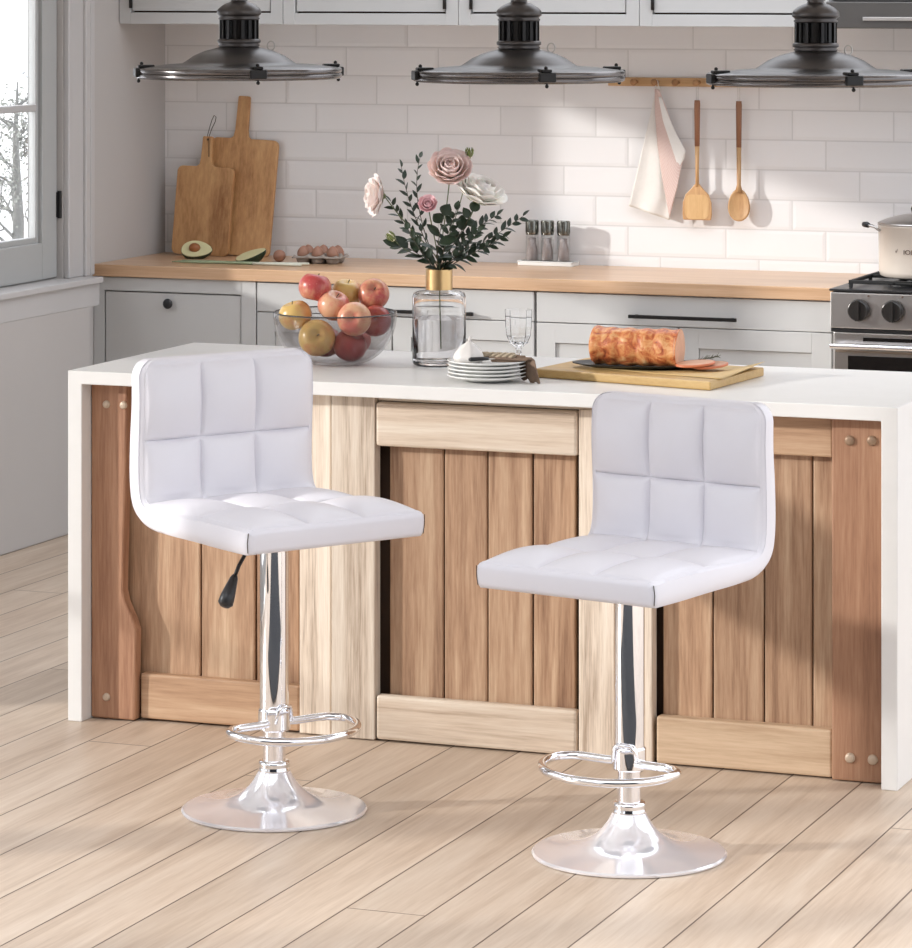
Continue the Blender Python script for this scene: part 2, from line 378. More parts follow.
        if bevel:
            md = o.modifiers.new('bevel', 'BEVEL'); md.width = bevel; md.segments = bseg; md.limit_method = 'ANGLE'; md.angle_limit = math.radians(40); md.harden_normals = False
        if sub:
            md = o.modifiers.new('sub', 'SUBSURF'); md.levels = sub; md.render_levels = sub
        if label: o['label'] = label
        return o

def thing(name, label, cat, loc=(0, 0, 0), rotz=0.0, group=None, rot=None):
    o = bpy.data.objects.new(name, None); o.empty_display_size = 0.1; C.objects.link(o); o.location = loc
    o.rotation_euler = rot if rot else (0, 0, rotz)
    o['label'] = label; o['category'] = cat
    if group: o['group'] = group
    return o
def tag(o, label, cat, group=None, loc=None, rotz=None):
    o['label'] = label; o['category'] = cat
    if group: o['group'] = group
    if loc is not None: o.location = loc
    if rotz is not None: o.rotation_euler = (0, 0, rotz)
    return o
def struct(o): o['kind'] = 'structure'; return o
def copy_tree(o, parent=None):
    c = o.copy(); C.objects.link(c); c.parent = parent
    for ch in list(o.children): copy_tree(ch, c)
    return c
def box(x0, x1, y0, y1, z0, z1): return MB().box(x0, x1, y0, y1, z0, z1)

def rounded_rect(x0, x1, y0, y1, r, n=5):
    pts = []
    for (cx, cz, a0) in ((x0 + r, y0 + r, PI), (x1 - r, y0 + r, 1.5 * PI), (x1 - r, y1 - r, 0), (x0 + r, y1 - r, 0.5 * PI)):
        for i in range(n + 1): pts.append((cx + r * math.cos(a0 + 0.5 * PI * i / n), cz + r * math.sin(a0 + 0.5 * PI * i / n)))
    return pts

# ------------------------------------------------------------------ camera
cam = bpy.data.cameras.new('camera'); co = bpy.data.objects.new('camera', cam); C.objects.link(co)
co.location = (4.218, -8.117, 1.908); co.rotation_euler = (PI / 2, 0, YAW)
cam.sensor_fit = 'HORIZONTAL'; cam.sensor_width = 36.0; cam.lens = 36.0 * 3540 / 912
cam.shift_y = -496.0 / 912; cam.clip_end = 300
S.camera = co

# ------------------------------------------------------------------ room
XW, YB = -1.49, 3.64            # left wall face, back wall face
struct(box(-1.70, 6.0, -10.0, 3.90, -0.10, 0.0).build('floor', M['floor']))
struct(box(XW, 4.2, YB, YB + 0.14, 0.0, 2.75).build('wall_back', M['tiles']))
cl_ = box(-1.70, 4.2, -2.6, 1.15, 2.75, 2.85); cl_.box(-1.70, 4.2, 3.15, YB + 0.14, 2.75, 2.85); cl_.box(-1.70, -0.5, 1.15, 3.15, 2.75, 2.85)   # unseen ceiling gap added over the aisle to brighten the back wall
struct(cl_.build('ceiling', M['ceiling']))
# left wall with a casement window and, nearer, unseen windows shaped to place the sun
w = MB()
WIN = (0.55, 2.83, 0.865, 2.12)
x0, x1 = -1.62, XW
w.box(x0, x1, WIN[1], YB + 0.14, 0.0, 2.75)
w.box(x0, x1, WIN[0], WIN[1], 0.0, WIN[2])
w.box(x0, x1, WIN[0], WIN[1], WIN[3], 2.75)
w.box(x0, x1, -0.55, WIN[0], 0.0, 2.75)
w.box(x0, x1, -2.42, -0.55, 2.45, 2.75); w.box(x0, x1, -4.6, -2.42, 1.64, 2.75)  # unseen openings; the low head is shaped to keep sun off the right stool
w.box(x0, x1, -10.0, -4.6, 0.0, 2.75)
struct(w.build('wall_left', M['plaster']))
struct(box(XW, -1.412, -0.55, 2.885, 0.0, 0.80).build('trim_1', M['plaster'], bevel=0.003))           # wainscot panel under the sill
s_ = MB().box(XW - 0.10, -1.395, -0.55, 2.955, 0.845, 0.866); s_.box(XW, -1.41, -0.55, 2.955, 0.765, 0.846)
struct(s_.build('trim_2', M['trim'], bevel=0.004))                                                   # window sill and apron
c_ = MB().box(XW, XW + 0.022, 2.835, 3.02, 0.866, 2.34)
c_.box(XW, XW + 0.034, 2.94, 2.975, 0.866, 2.34); c_.box(XW, XW + 0.028, 2.99, 3.02, 0.866, 2.34)
c_.box(XW, XW + 0.022, 0.32, 0.54, 0.866, 2.34); c_.box(XW, XW + 0.022, 0.32, 3.02, 2.12, 2.34)
struct(c_.build('trim_3', M['trim'], bevel=0.005, bseg=3))                                           # window casing

def sash(wn, y0, y1, z0, z1, bars, hinge=None, stile=0.108, vb=0):
    f = MB(); xa, xb = XW - 0.075, XW - 0.02
    f.box(xa, xb, y0, y0 + stile, z0, z1); f.box(xa, xb, y1 - stile, y1, z0, z1)
    f.box(xa, xb, y0 + stile, y1 - stile, z0, z0 + 0.125); f.box(xa, xb, y0 + stile, y1 - stile, z1 - 0.12, z1)
    # moulding step round the glass
    k = 0.02; ya, yb, za, zb = y0 + stile, y1 - stile, z0 + 0.125, z1 - 0.12
    for (a, b, c2, d) in ((ya, ya + k, za, zb), (yb - k, yb, za, zb), (ya + k, yb - k, za, za + k), (ya + k, yb - k, zb - k, zb)): f.box(xa + 0.008, xb - 0.014, a, b, c2, d)
    fr = f.build('window_frame', M['sash'], wn, bevel=0.004)
    for z in bars: box(xa + 0.015, xb - 0.012, ya + k, yb - k, z - 0.012, z + 0.012).build('glazing_bar', M['trim'], wn, bevel=0.004)
    for i in range(vb):
        y = ya + (yb - ya) * (i + 1) / (vb + 1); box(xa + 0.015, xb - 0.012, y - 0.012, y + 0.012, za + k, zb - k).build('glazing_bar', M['trim'], wn, bevel=0.004)
    box(xa + 0.025, xa + 0.029, ya, yb, za, zb).build('pane', M['pane'], wn)
    if hinge:
        h = MB().cyl((xb + 0.008, y1 + 0.004, hinge), (xb + 0.008, y1 + 0.004, hinge + 0.095), 0.008, 12)
        h.box(xb - 0.001, xb + 0.006, y1 - 0.008, y1 + 0.012, hinge + 0.004, hinge + 0.091)
        h.build('window_hinge', M['blackmetal'], wn)
win1 = bpy.data.objects.new('window_1', None); C.objects.link(win1); win1['kind'] = 'structure'
sash(win1, 1.69, 2.826, 0.872, 2.11, [1.462], hinge=1.075)
sash(win1, 0.56, 1.665, 0.872, 2.11, [1.462])
win2 = bpy.data.objects.new('window_2', None); C.objects.link(win2); win2['kind'] = 'structure'
sash(win2, -4.58, -3.51, 0.02, 1.62, [0.8], stile=0.09); sash(win2, -3.50, -2.43, 0.02, 1.62, [0.8], stile=0.09); sash(win2, -2.41, -0.56, 0.02, 2.43, [0.8], stile=0.09)

# ------------------------------------------------------------------ outdoors
struct(box(-60, -1.9, -30, 90, -1.3, -1.2).build('ground', M['snow']))
def tree(loc, h, label, seed):
    rnd = random.Random(seed); t = thing('bare_tree', label, 'tree', loc, group=None)
    tr = MB(); tr.tube([(0, 0, 0), (0.03, 0, h * .4), (-0.03, 0.05, h * .75), (0.02, 0, h)], [0.07, 0.055, 0.03, 0.008], 8); tr.build('trunk', M['twig'], t, smooth=True)
    b = MB(); lf = MB()
    def grow(p, d, L, r, lev):
        q = p + d * L; b.tube([p, (p + q) / 2 + Vector((rnd.uniform(-.03, .03), rnd.uniform(-.03, .03), .02)), q], [r, r * .75, r * .4], 4)
        if lev == 0:
            for _ in range(9):
                c = q + Vector([rnd.gauss(0, .10) for _ in range(3)]); n = Vector([rnd.gauss(0, 1) for _ in range(3)]).normalized() * rnd.uniform(.010, .03)
                m2 = n.cross(Vector((rnd.random(), rnd.random(), rnd.random()))).normalized() * .014
                lf.add([c, c + n + m2, c + n * 2, c + n - m2], [(0, 1, 2, 3)])
            return
        for _ in range(4):
            dd = (d + Vector([rnd.gauss(0, .55) for _ in range(3)])).normalized(); grow(p + d * L * rnd.uniform(.4, 1), dd, L * .62, r * .5, lev - 1)
    for i in range(14):
        z = h * (0.22 + 0.72 * i / 14); a = rnd.uniform(0, 2 * PI); grow(Vector((0, 0, z)), Vector((math.cos(a), math.sin(a), .7)).normalized(), h * .17 * (1.25 - i / 16), .018, 2)
    b.build('branches', M['twig'], t); lf.build('twig_leaves', M['twigleaf'], t)
tree((-11.4, 20.9, -1.2), 2.15, 'grey bare tree seen through the window at left', 3)

# ------------------------------------------------------------------ island
IW, ID, IH, TT = 2.181, 0.75, 0.90, 0.034
top = MB(); TL = 0.040
prof = [(0, 0), (TL, 0), (TL, IH - TT), (IW - TL, IH - TT), (IW - TL, 0), (IW, 0), (IW, IH), (0, IH)]
top.prism(prof, 0.0, ID, 'Y')
tag(top.build('waterfall_worktop', M['quartz'], bevel=0.0025), 'white waterfall worktop of the kitchen island with slab legs at both ends', 'worktop')

isl = thing('island_cabinet', 'rustic plank-fronted wooden cabinet under the white island worktop', 'cabinet', (0, 0, 0))
ZT = IH - TT - 0.001
box(TL + 0.002, IW - TL - 0.002, 0.13, ID - 0.03, 0.004, ZT).build('carcass', M['gap'], isl)
def part(nm, x0, x1, z0, z1, y0, y1, mat, bev=0.003, label=None): return box(x0, x1, y0, y1, z0, z1).build(nm, mat, isl, bevel=bev, label=label)
# left bay: shaped stile, planks, bottom rail
sx = TL + 0.001
stile = [(sx, 0.003), (0.166, 0.003), (0.170, 0.235), (0.160, 0.262), (0.139, 0.305), (0.132, 0.335), (0.136, 0.50), (0.142, 0.70), (0.145, ZT), (sx, ZT)]
MB().prism(stile, 0.050, 0.085, 'Y').build('stile', M['w_dark'], isl, bevel=0.005, label='reddish shaped stile at the left end')
for (x, z) in ((0.086, 0.811), (0.141 - 0.006, 0.811), (0.086, 0.058)):
    m_ = MB(); m_.lathe([(0, 0.006), (0.006, 0.006), (0.0095, 0.0045), (0.0105, 0.0)], 16, Matrix.Translation((x, 0.050, z)) @ Matrix.Rotation(PI / 2, 4, 'X')); m_.build('screw', M['screw'], isl, smooth=True, label='pale screw cap')
for (a, b) in ((0.105, 0.328), (0.333, 0.482), (0.488, 0.520), (0.523, 0.606)): part('plank', a, b, 0.10, ZT, 0.098, 0.118, M['w_mid'], 0.004)
part('bottom_rail', 0.172, 0.618, 0.006, 0.122, 0.070, 0.100, M['w_midX'], 0.006)
part('stile', 0.620, 0.706, 0.003, ZT, 0.066, 0.100, M['w_pale'], label='whitewashed stile')
part('stile', 0.710, 0.828, 0.003, ZT, 0.060, 0.100, M['w_pale'], label='whitewashed stile')
# centre bay
part('top_rail', 0.830, 1.364, 0.738, 0.848, 0.060, 0.092, M['w_paleX'], 0.008, 'whitewashed top rail')
part('bottom_rail', 0.830, 1.362, 0.004, 0.116, 0.062, 0.092, M['w_paleX'], 0.008, 'whitewashed bottom rail')
part('top_rail', 0.830, 1.40, 0.850, ZT, 0.078, 0.098, M['w_paleX'], 0.002)
for (a, b) in ((0.853, 0.998), (1.001, 1.114), (1.117, 1.232), (1.237, 1.346)): part('plank', a, b, 0.09, 0.76, 0.098, 0.118, M['w_mid'], 0.004)
part('stile', 1.367, 1.556, 0.003, 0.853, 0.062, 0.100, M['w_pale'], label='whitewashed stile')
# right bay
for (a, b) in ((1.572, 1.696), (1.700, 1.826), (1.829, 1.946), (1.949, 2.012)): part('plank', a, b, 0.10, ZT, 0.098, 0.118, M['w_mid'], 0.004)
part('top_rail', 1.560, 2.006, 0.766, ZT, 0.066, 0.098, M['w_midX'], 0.005)
part('bottom_rail', 1.566, 2.006, 0.004, 0.118, 0.062, 0.098, M['w_lightX'], 0.006)
part('stile', 2.008, IW - TL - 0.001, 0.003, ZT, 0.050, 0.098, M['w_dark'], 0.004, 'reddish stile at the right end')
for (x, z) in ((2.052, 0.811), (2.106, 0.813), (2.053, 0.058), (2.108, 0.058)):
    m_ = MB(); m_.lathe([(0, 0.007), (0.007, 0.007), (0.0115, 0.005), (0.0125, 0.0)], 16, Matrix.Translation((x, 0.050, z)) @ Matrix.Rotation(PI / 2, 4, 'X')); m_.build('screw', M['screwd'] if z > .5 else M['screw'], isl, smooth=True)

# ------------------------------------------------------------------ back run
tag(box(-1.489, 1.203, 3.05, 3.639, 0.858, 0.90).build('wooden_worktop', M['w_counter'], bevel=0.003), 'butcher block worktop along the tiled wall', 'worktop')
YF = 3.08
def shaker(nm, x0, x1, z0, z1, par, fr=0.05, y=YF, handle=None, depth=0.008, mat='cabinet'):
    f = MB(); a, b = y - 0.018, y
    f.box(x0, x0 + fr, a, b, z0, z1); f.box(x1 - fr, x1, a, b, z0, z1); f.box(x0 + fr, x1 - fr, a, b, z0, z0 + fr); f.box(x0 + fr, x1 - fr, a, b, z1 - fr, z1)
    d = f.build(nm, M[mat], par, bevel=0.0015)
    box(x0 + fr + 0.0015, x1 - fr - 0.0015, a + depth, b, z0 + fr + 0.0015, z1 - fr - 0.0015).build('panel', M[mat], d)
    return d
def bar(par, x0, x1, z, y=YF - 0.018):
    h = MB().box(x0, x1, y - 0.034, y - 0.022, z - 0.006, z + 0.006)
    h.box(x0 + 0.015, x0 + 0.027, y - 0.024, y, z - 0.005, z + 0.005); h.box(x1 - 0.027, x1 - 0.015, y - 0.024, y, z - 0.005, z + 0.005)
    h.build('handle', M['blackmetal'], par, bevel=0.002)
# unit 1: one inset door with round black knob
u1 = thing('base_cabinet', 'pale grey base cabinet in the left corner with a round black knob', 'cabinet', (0, 0, 0), group='base cabinets along the back wall')
f = MB(); f.box(-1.488, -1.447, YF - 0.018, 3.62, 0.10, 0.856); f.box(-0.918, -0.862, YF - 0.018, 3.62, 0.10, 0.856)
f.box(-1.447, -0.918, YF - 0.018, 3.62, 0.809, 0.856); f.box(-1.488, -0.862, YF + 0.045, 3.62, 0.0, 0.10); f.box(-1.447, -0.918, YF + 0.05, 3.62, 0.10, 0.809)
f.build('carcass', M['cabinet'], u1, bevel=0.0015)
d = box(-1.4435, -0.9215, YF - 0.014, YF + 0.01, 0.11, 0.8045).build('door', M['cabinet'], u1, bevel=0.0015)
kn = MB(); kn.lathe([(0, 0), (0.008, 0), (0.007, 0.010), (0.017, 0.016), (0.018, 0.022), (0.012, 0.026), (0, 0.027)], 20, Matrix.Translation((-1.192, YF - 0.014, 0.770)) @ Matrix.Rotation(PI / 2, 4, 'X')); kn.build('knob', M['black'], d, smooth=True)
def unit(x0, x1, split, hb, label, dr_z0=0.752):
    u = thing('base_cabinet', label, 'cabinet', (0, 0, 0), group='base cabinets along the back wall')
    f = MB(); f.box(x0 + 0.002, x1 - 0.002, YF + 0.001, 3.62, 0.10, 0.856); f.box(x0 + 0.002, x1 - 0.002, YF + 0.045, 3.62, 0.0, 0.10); f.build('carcass', M['cabinet'], u)
    dd = box(x0 + 0.003, x1 - 0.003, YF - 0.018, YF, dr_z0 + 0.002, 0.854).build('drawer', M['cabinet'], u, bevel=0.002); bar(dd, *hb)
    xs = [x0 + 0.003] + split + [x1 - 0.003]
    for a, b in zip(xs, xs[1:]): shaker('door', a + (0.003 if a != xs[0] else 0), b - (0.003 if b != xs[-1] else 0), 0.112, dr_z0 - 0.001, u, 0.066)
unit(-0.860, 0.165, [-0.352], (-0.52, -0.045, 0.774), 'pale grey base cabinet behind the fruit bowl and vase')
unit(0.169, 1.195, [0.671], (0.506, 0.879, 0.786), 'pale grey base cabinet beside the cooker with a long black bar handle')

# upper cabinets
YU = 3.262
ux = [(-1.488, -0.849, 'pale grey wall cabinet at the left end above the chopping boards'), (-0.847, -0.188, 'pale grey wall cabinet between the first and second pendant lamps'),
      (-0.186, 0.468, 'pale grey wall cabinet behind the middle pendant lamp'), (0.470, 1.130, 'pale grey wall cabinet beside the dark range hood')]
for i, (a, b, lab) in enumerate(ux):
    u = thing('wall_cabinet', lab, 'cabinet', (0, 0, 0), group='wall cabinets above the tiles')
    fr = MB(); st = 0.045; y0, y1 = YU - 0.001, 3.638; z0, z1 = 1.745, 2.55
    fr.box(a, a + st, y0, y1, z0, z1); fr.box(b - st, b, y0, y1, z0, z1); fr.box(a + st, b - st, y0, y1, z0, z0 + 0.040); fr.box(a + st, b - st, y0, y1, z1 - 0.04, z1); fr.box(a + st, b - st, y0 + 0.05, y1, z0 + 0.04, z1 - 0.04)
    fr.build('carcass', M['cabinet'], u, bevel=0.0015)
    box(a + st, b - st, y0 + 0.030, y0 + 0.05, z0 + 0.04, z1 - 0.04).build('door_gap_shade', M['gap'], u)  # dark sheet painted in as the shade around the door
    d = box(a + st + 0.005, b - st - 0.005, y0 + 0.004, y0 + 0.030, z0 + 0.046, z1 - 0.045).build('door', M['cabinet'], u, bevel=0.0015)
    hx = b - st - 0.003 if i == 1 else a + st + 0.003
    MB().cyl((hx, y0 - 0.006, z0 + 0.055), (hx, y0 - 0.006, z0 + 0.115), 0.006, 10).build('hinge', M['blackmetal'], d, smooth=True)

# range hood
hd = thing('range_hood', 'dark grey metal range hood above the cooker', 'range hood', (0, 0, 0))
m_ = MB(); m_.prism([(1.136, 1.742), (2.15, 1.742), (2.15, 1.83), (1.136, 1.83)], 3.20, 3.638, 'Y')
m_.prism([(1.136, 1.831), (2.15, 1.831), (1.80, 2.75), (1.50, 2.75)], 3.30, 3.638, 'Y')
m_.build('canopy', plain('hood_metal', (0.12, 0.115, 0.11), 0.35, 0.5, var=0.05), hd, bevel=0.003)
box(1.262, 2.05, 3.192, 3.2, 1.768, 1.780).build('trim_strip', M['steel'], hd, bevel=0.001)

# ------------------------------------------------------------------ cooker
ck = thing('cooker', 'stainless steel gas cooker with black knobs', 'cooker', (1.207, 2.985, 0))
CW = 0.75
f = MB(); f.box(0, CW, 0.04, 0.64, 0.05, 0.896); f.build('body', M['steel'], ck, bevel=0.002)
MB().prism([(0.0, 0.778), (0.035, 0.778), (0.05, 0.893), (0.004, 0.893)], 0.001, CW, 'X').build('control_panel', M['steel'], ck, bevel=0.003)
box(-0.002, CW + 0.002, 0.0, 0.64, 0.8965, 0.904).build('hob', M['black'], ck, bevel=0.002)
for k in range(5):
    x = 0.098 + 0.112 * k
    kb = MB(); Mx = Matrix.Translation((x, 0.001, 0.838)) @ Matrix.Rotation(PI / 2, 4, 'X')
    kb.lathe([(0, 0), (0.036, 0), (0.036, 0.012), (0.034, 0.020), (0.030, 0.024), (0, 0.024)], 28, Mx); kb.box(-0.006, 0.006, -0.033, 0.033, 0.022, 0.034, Mx)
    kb.build('knob', plain('knob_black_%d' % k, (0.022, 0.02, 0.019), 0.3), ck, auto=35)
    MB().lathe([(0, 0), (0.0035, 0), (0.0035, 0.0015), (0, 0.0015)], 8, Matrix.Translation((x + 0.03, 0.003, 0.884)) @ Matrix.Rotation(PI / 2, 4, 'X')).build('indicator', M['lettering'], ck)
box(0.002, CW - 0.002, 0.010, 0.04, 0.766, 0.777).build('bronze_trim', M['black'], ck)
dr = box(0.012, CW - 0.012, 0.006, 0.04, 0.14, 0.764).build('oven_door', M['steel'], ck, bevel=0.003)
box(0.06, CW - 0.06, 0.002, 0.0065, 0.24, 0.690).build('window', M['ovenglass'], dr)
box(0.02, CW - 0.02, 0.0005, 0.0065, 0.700, 0.708).build('trim_strip', M['bronze'], dr)
box(0.11, CW - 0.11, 0.002, 0.0065, 0.738, 0.750).build('vent', M['ovenglass'], dr)
h = MB().cyl((0.01, -0.03, 0.722), (CW - 0.01, -0.03, 0.722), 0.009, 14); h.box(0.03, 0.045, -0.03, 0.006, 0.716, 0.728); h.box(CW - 0.045, CW - 0.03, -0.03, 0.006, 0.716, 0.728); h.build('handle', M['chrome_satin'], dr, auto=40)
f = MB()
for gx in (0.05, 0.40):
    f.box(gx, gx + 0.30, 0.05, 0.062, 0.918, 0.930); f.box(gx, gx + 0.30, 0.30, 0.312, 0.918, 0.930); f.box(gx, gx + 0.30, 0.55, 0.562, 0.918, 0.930)
    for q in (0, 0.144, 0.288): f.box(gx + q, gx + q + 0.012, 0.05, 0.562, 0.918, 0.930)
    for (q, r_) in ((0, 0.05), (0.288, 0.05), (0, 0.55), (0.288, 0.55), (0, 0.30), (0.288, 0.30)): f.box(gx + q, gx + q + 0.012, r_, r_ + 0.012, 0.904, 0.92)
    for yy in (0.18, 0.43):
        f.lathe([(0, 0.014), (0.03, 0.014), (0.045, 0.006), (0.045, 0)], 20, None, (gx + 0.15, yy, 0.903))
f.build('grate', M['iron'], ck, bevel=0.003)

# pot on cooker
px_, py_ = 1.455, 3.24
pot = thing('cooking_pot', 'cream enamel cooking pot with lid on the gas cooker', 'pot', (px_, py_, 0.9305), math.radians(20))
MB().lathe([(0, 0), (0.128, 0), (0.142, 0.006), (0.146, 0.02), (0.148, 0.165), (0.151, 0.170), (0.147, 0.172), (0.141, 0.165), (0.138, 0.012), (0, 0.010)], 56).build('pot_body', M['cream'], pot, smooth=True)
for sgn in (-1, 1):
    hb = MB(); hb.tube([(sgn * 0.146, -0.035, 0.152), (sgn * 0.165, -0.034, 0.165), (sgn * 0.185, -0.020, 0.170), (sgn * 0.190, 0, 0.171), (sgn * 0.185, 0.020, 0.170), (sgn * 0.165, 0.034, 0.165), (sgn * 0.146, 0.035, 0.152)], 0.004, 8); h_ = hb.build('handle', M['steel'], pot, smooth=True)
    MB().tube([(sgn * 0.184, -0.024, 0.170), (sgn * 0.194, 0, 0.171), (sgn * 0.184, 0.024, 0.170)], 0.009, 10).build('grip', M['black'], h_, smooth=True)
ld = MB().lathe([(0.150, 0.172), (0.151, 0.176), (0.146, 0.179), (0.12, 0.190), (0.07, 0.203), (0.0, 0.208), (0.0, 0.204), (0.07, 0.199), (0.12, 0.186), (0.143, 0.174), (0.150, 0.172)], 48).build('lid', M['steel'], pot, smooth=True)
MB().tube([(-0.028, 0, 0.202), (-0.034, 0, 0.222), (-0.026, 0, 0.240), (0, 0, 0.246), (0.026, 0, 0.240), (0.034, 0, 0.222), (0.028, 0, 0.202)], 0.0085, 10).build('lid_handle', M['black'], ld, smooth=True)
def text_mesh(s, size, depth=0.0006):
    cu = bpy.data.curves.new('lettering', 'FONT'); cu.body = s; cu.size = size; cu.extrude = depth; cu.align_x = 'LEFT'
    t_ = bpy.data.objects.new('tmp', cu); C.objects.link(t_); bpy.context.view_layer.update()
    me = bpy.data.meshes.new_from_object(t_.evaluated_get(bpy.context.evaluated_depsgraph_get())); C.objects.unlink(t_); bpy.data.objects.remove(t_)
    return me
# bend lettering round the pot body (local frame of the pot)
me = text_mesh('IOE', 0.021)
rr, a0 = 0.1478, math.radians(-90 - 20 + 21.2 - 34)
# outward direction facing the camera is -FW; in pot local coordinates
for v in me.vertices:
    x, y, z = v.co; an = a0 + (x * 1.15) / rr; R_ = rr + 0.0004 + z
    v.co = (R_ * math.cos(an), R_ * math.sin(an), 0.082 + y)
me.materials.append(M['lettering']); o_ = bpy.data.objects.new('lettering', me); C.objects.link(o_); o_.parent = pot
mk = MB(); an = a0 - 0.20
for (da, z0_, da2, z1_) in ((0.0, 0.093, 0.02, 0.086), (0.02, 0.086, 0.055, 0.098)):
    mk.tube([((rr + .0005) * math.cos(an + da), (rr + .0005) * math.sin(an + da), z0_), ((rr + .0005) * math.cos(an + da2), (rr + .0005) * math.sin(an + da2), z1_)], 0.0008, 6)
mk.build('small_mark', M['lettering'], pot)

# ------------------------------------------------------------------ pendant lamps
def pendant(name_label, loc, rz):
    t = thing('pendant_lamp', name_label, 'lamp', loc, rz, group='pendant lamps above the island')
    # shade: flat brim plus dome, with thickness (z=0 is the brim)
    MB().lathe([(0.262, -0.010), (0.262, 0.004), (0.255, 0.010), (0.20, 0.0165), (0.150, 0.020), (0.140, 0.026), (0.118, 0.041), (0.090, 0.053), (0.055, 0.062), (0.046, 0.064),
                (0.046, 0.059), (0.088, 0.047), (0.116, 0.035), (0.138, 0.019), (0.148, 0.013), (0.20, 0.010), (0.250, 0.004), (0.252, -0.010), (0.262, -0.010)], 72).build('shade', M['pewter'], t, auto=50)
    rim = MB()
    for z, r_ in ((-0.011, 0.262), (0.002, 0.262)):
        rim.tube([(r_ * math.cos(2 * PI * i / 72), r_ * math.sin(2 * PI * i / 72), z) for i in range(72)], 0.0085, 10, closed=True)
    rim.build('rim', M['pewter_rim'], t, smooth=True)
    for a in (0, 90, 180, 270):
        a = math.radians(a)
        cl = MB(); X = Matrix.Rotation(a, 4, 'Z'); cl.box(0.245, 0.277, -0.022, 0.022, -0.014, 0.010, X); cl.box(0.225, 0.268, -0.014, 0.014, 0.010, 0.018, X)
        c_ = cl.build('clip', M['blackmetal'], t, bevel=0.003)
        b = MB(); p = X @ Vector((0.266, 0, -0.024)); b.ball(p, 0.005, 10, 8); b.tube([p, X @ Vector((0.266, 0, -0.012))], 0.0025, 8)
        b.build('bolt', M['blackmetal'], c_, smooth=True)
        MB().ball(X @ Vector((0.258, 0, 0.021)), 0.005, 10, 8).build('bolt', M['blackmetal'], c_, smooth=True)
    # neck
    MB().lathe([(0.0, 0.045), (0.040, 0.048), (0.047, 0.056), (0.052, 0.064), (0.055, 0.068), (0.051, 0.071), (0.057, 0.075), (0.057, 0.081), (0.052, 0.085), (0, 0.085)], 36).build('collar', M['pewter'], t, smooth=True)
    cg = MB(); cg.lathe([(0, 0.083), (0.038, 0.083), (0.038, 0.136), (0, 0.136)], 28); cg.build('lamp_holder', M['blackmetal'], t, auto=40)
    for i in range(16):
        a = 2 * PI * i / 16; X = Matrix.Rotation(a, 4, 'Z'); MB().box(0.0445, 0.052, -0.004, 0.004, 0.081, 0.137, X).build('cage_bar', M['blackmetal'], t)
    MB().lathe([(0, 0.134), (0.052, 0.134), (0.055, 0.138), (0.051, 0.142), (0.054, 0.146), (0.058, 0.149), (0.058, 0.158), (0.055, 0.163), (0.046, 0.171), (0.034, 0.178), (0.022, 0.182), (0.020, 0.187), (0.026, 0.192), (0.020, 0.199), (0, 0.203)], 36).build('cap', M['pewter'], t, smooth=True)
    MB().cyl((0, 0, 0.199), (0, 0, 1.078), 0.009, 12).build('rod', M['blackmetal'], t, smooth=True)
    MB().lathe([(0, 1.06), (0.05, 1.06), (0.055, 1.085), (0, 1.085)], 30).build('ceiling_cup', M['pewter'], t, auto=40)
    ey = MB(); ey.tube([(0.085 + 0.010 * math.cos(q), 0.0, 0.066 + 0.012 * math.sin(q)) for q in [2 * PI * k / 14 for k in range(14)]], 0.0018, 6, closed=True); ey.build('eyelet', M['wire'], t, smooth=True)
    return t
pl = pendant('dark grey pendant lamp at left, hanging above the chopping boards', (0.329, 0.336, 1.664), YAW + math.radians(14))
for lab, x in (('dark grey pendant lamp in the middle, hanging above the flower vase', 1.111), ('dark grey pendant lamp at right, hanging in front of the range hood', 1.890)):
    q = copy_tree(pl); q.location = (x, 0.336, 1.664); q['label'] = lab; q.rotation_euler = (0, 0, YAW + math.radians(14))

# ------------------------------------------------------------------ bar stools
def seat_profile():
    """matching inner (sitting side) and outer curves, in (forward, up), z=0 at seat underside"""
    inner = [(0.266, 0.056), (0.15, 0.060), (0.03, 0.058), (-0.08, 0.054), (-0.140, 0.054), (-0.180, 0.062), (-0.194, 0.085), (-0.199, 0.13), (-0.198, 0.20), (-0.194, 0.28), (-0.196, 0.34), (-0.200, 0.388)]
    outer = [(0.261, 0.000), (0.15, 0.000), (0.03, 0.002), (-0.08, 0.003), (-0.160, 0.008), (-0.212, 0.028), (-0.240, 0.062), (-0.249, 0.12), (-0.247, 0.20), (-0.240, 0.28), (-0.239, 0.34), (-0.241, 0.390)]
    def cr(P, t):
        n = len(P) - 1; x = t * n; i = min(int(x), n - 1); f = x - i
        p0 = Vector(P[max(i - 1, 0)]); p1 = Vector(P[i]); p2 = Vector(P[i + 1]); p3 = Vector(P[min(i + 2, n)])
        return 0.5 * ((2 * p1) + (p2 - p0) * f + (2 * p0 - 5 * p1 + 4 * p2 - p3) * f * f + (3 * p1 - p0 - 3 * p2 + p3) * f ** 3)
    return (lambda t: cr(inner, t)), (lambda t: cr(outer, t))
IN, OUT = seat_profile()
HWD = 0.238
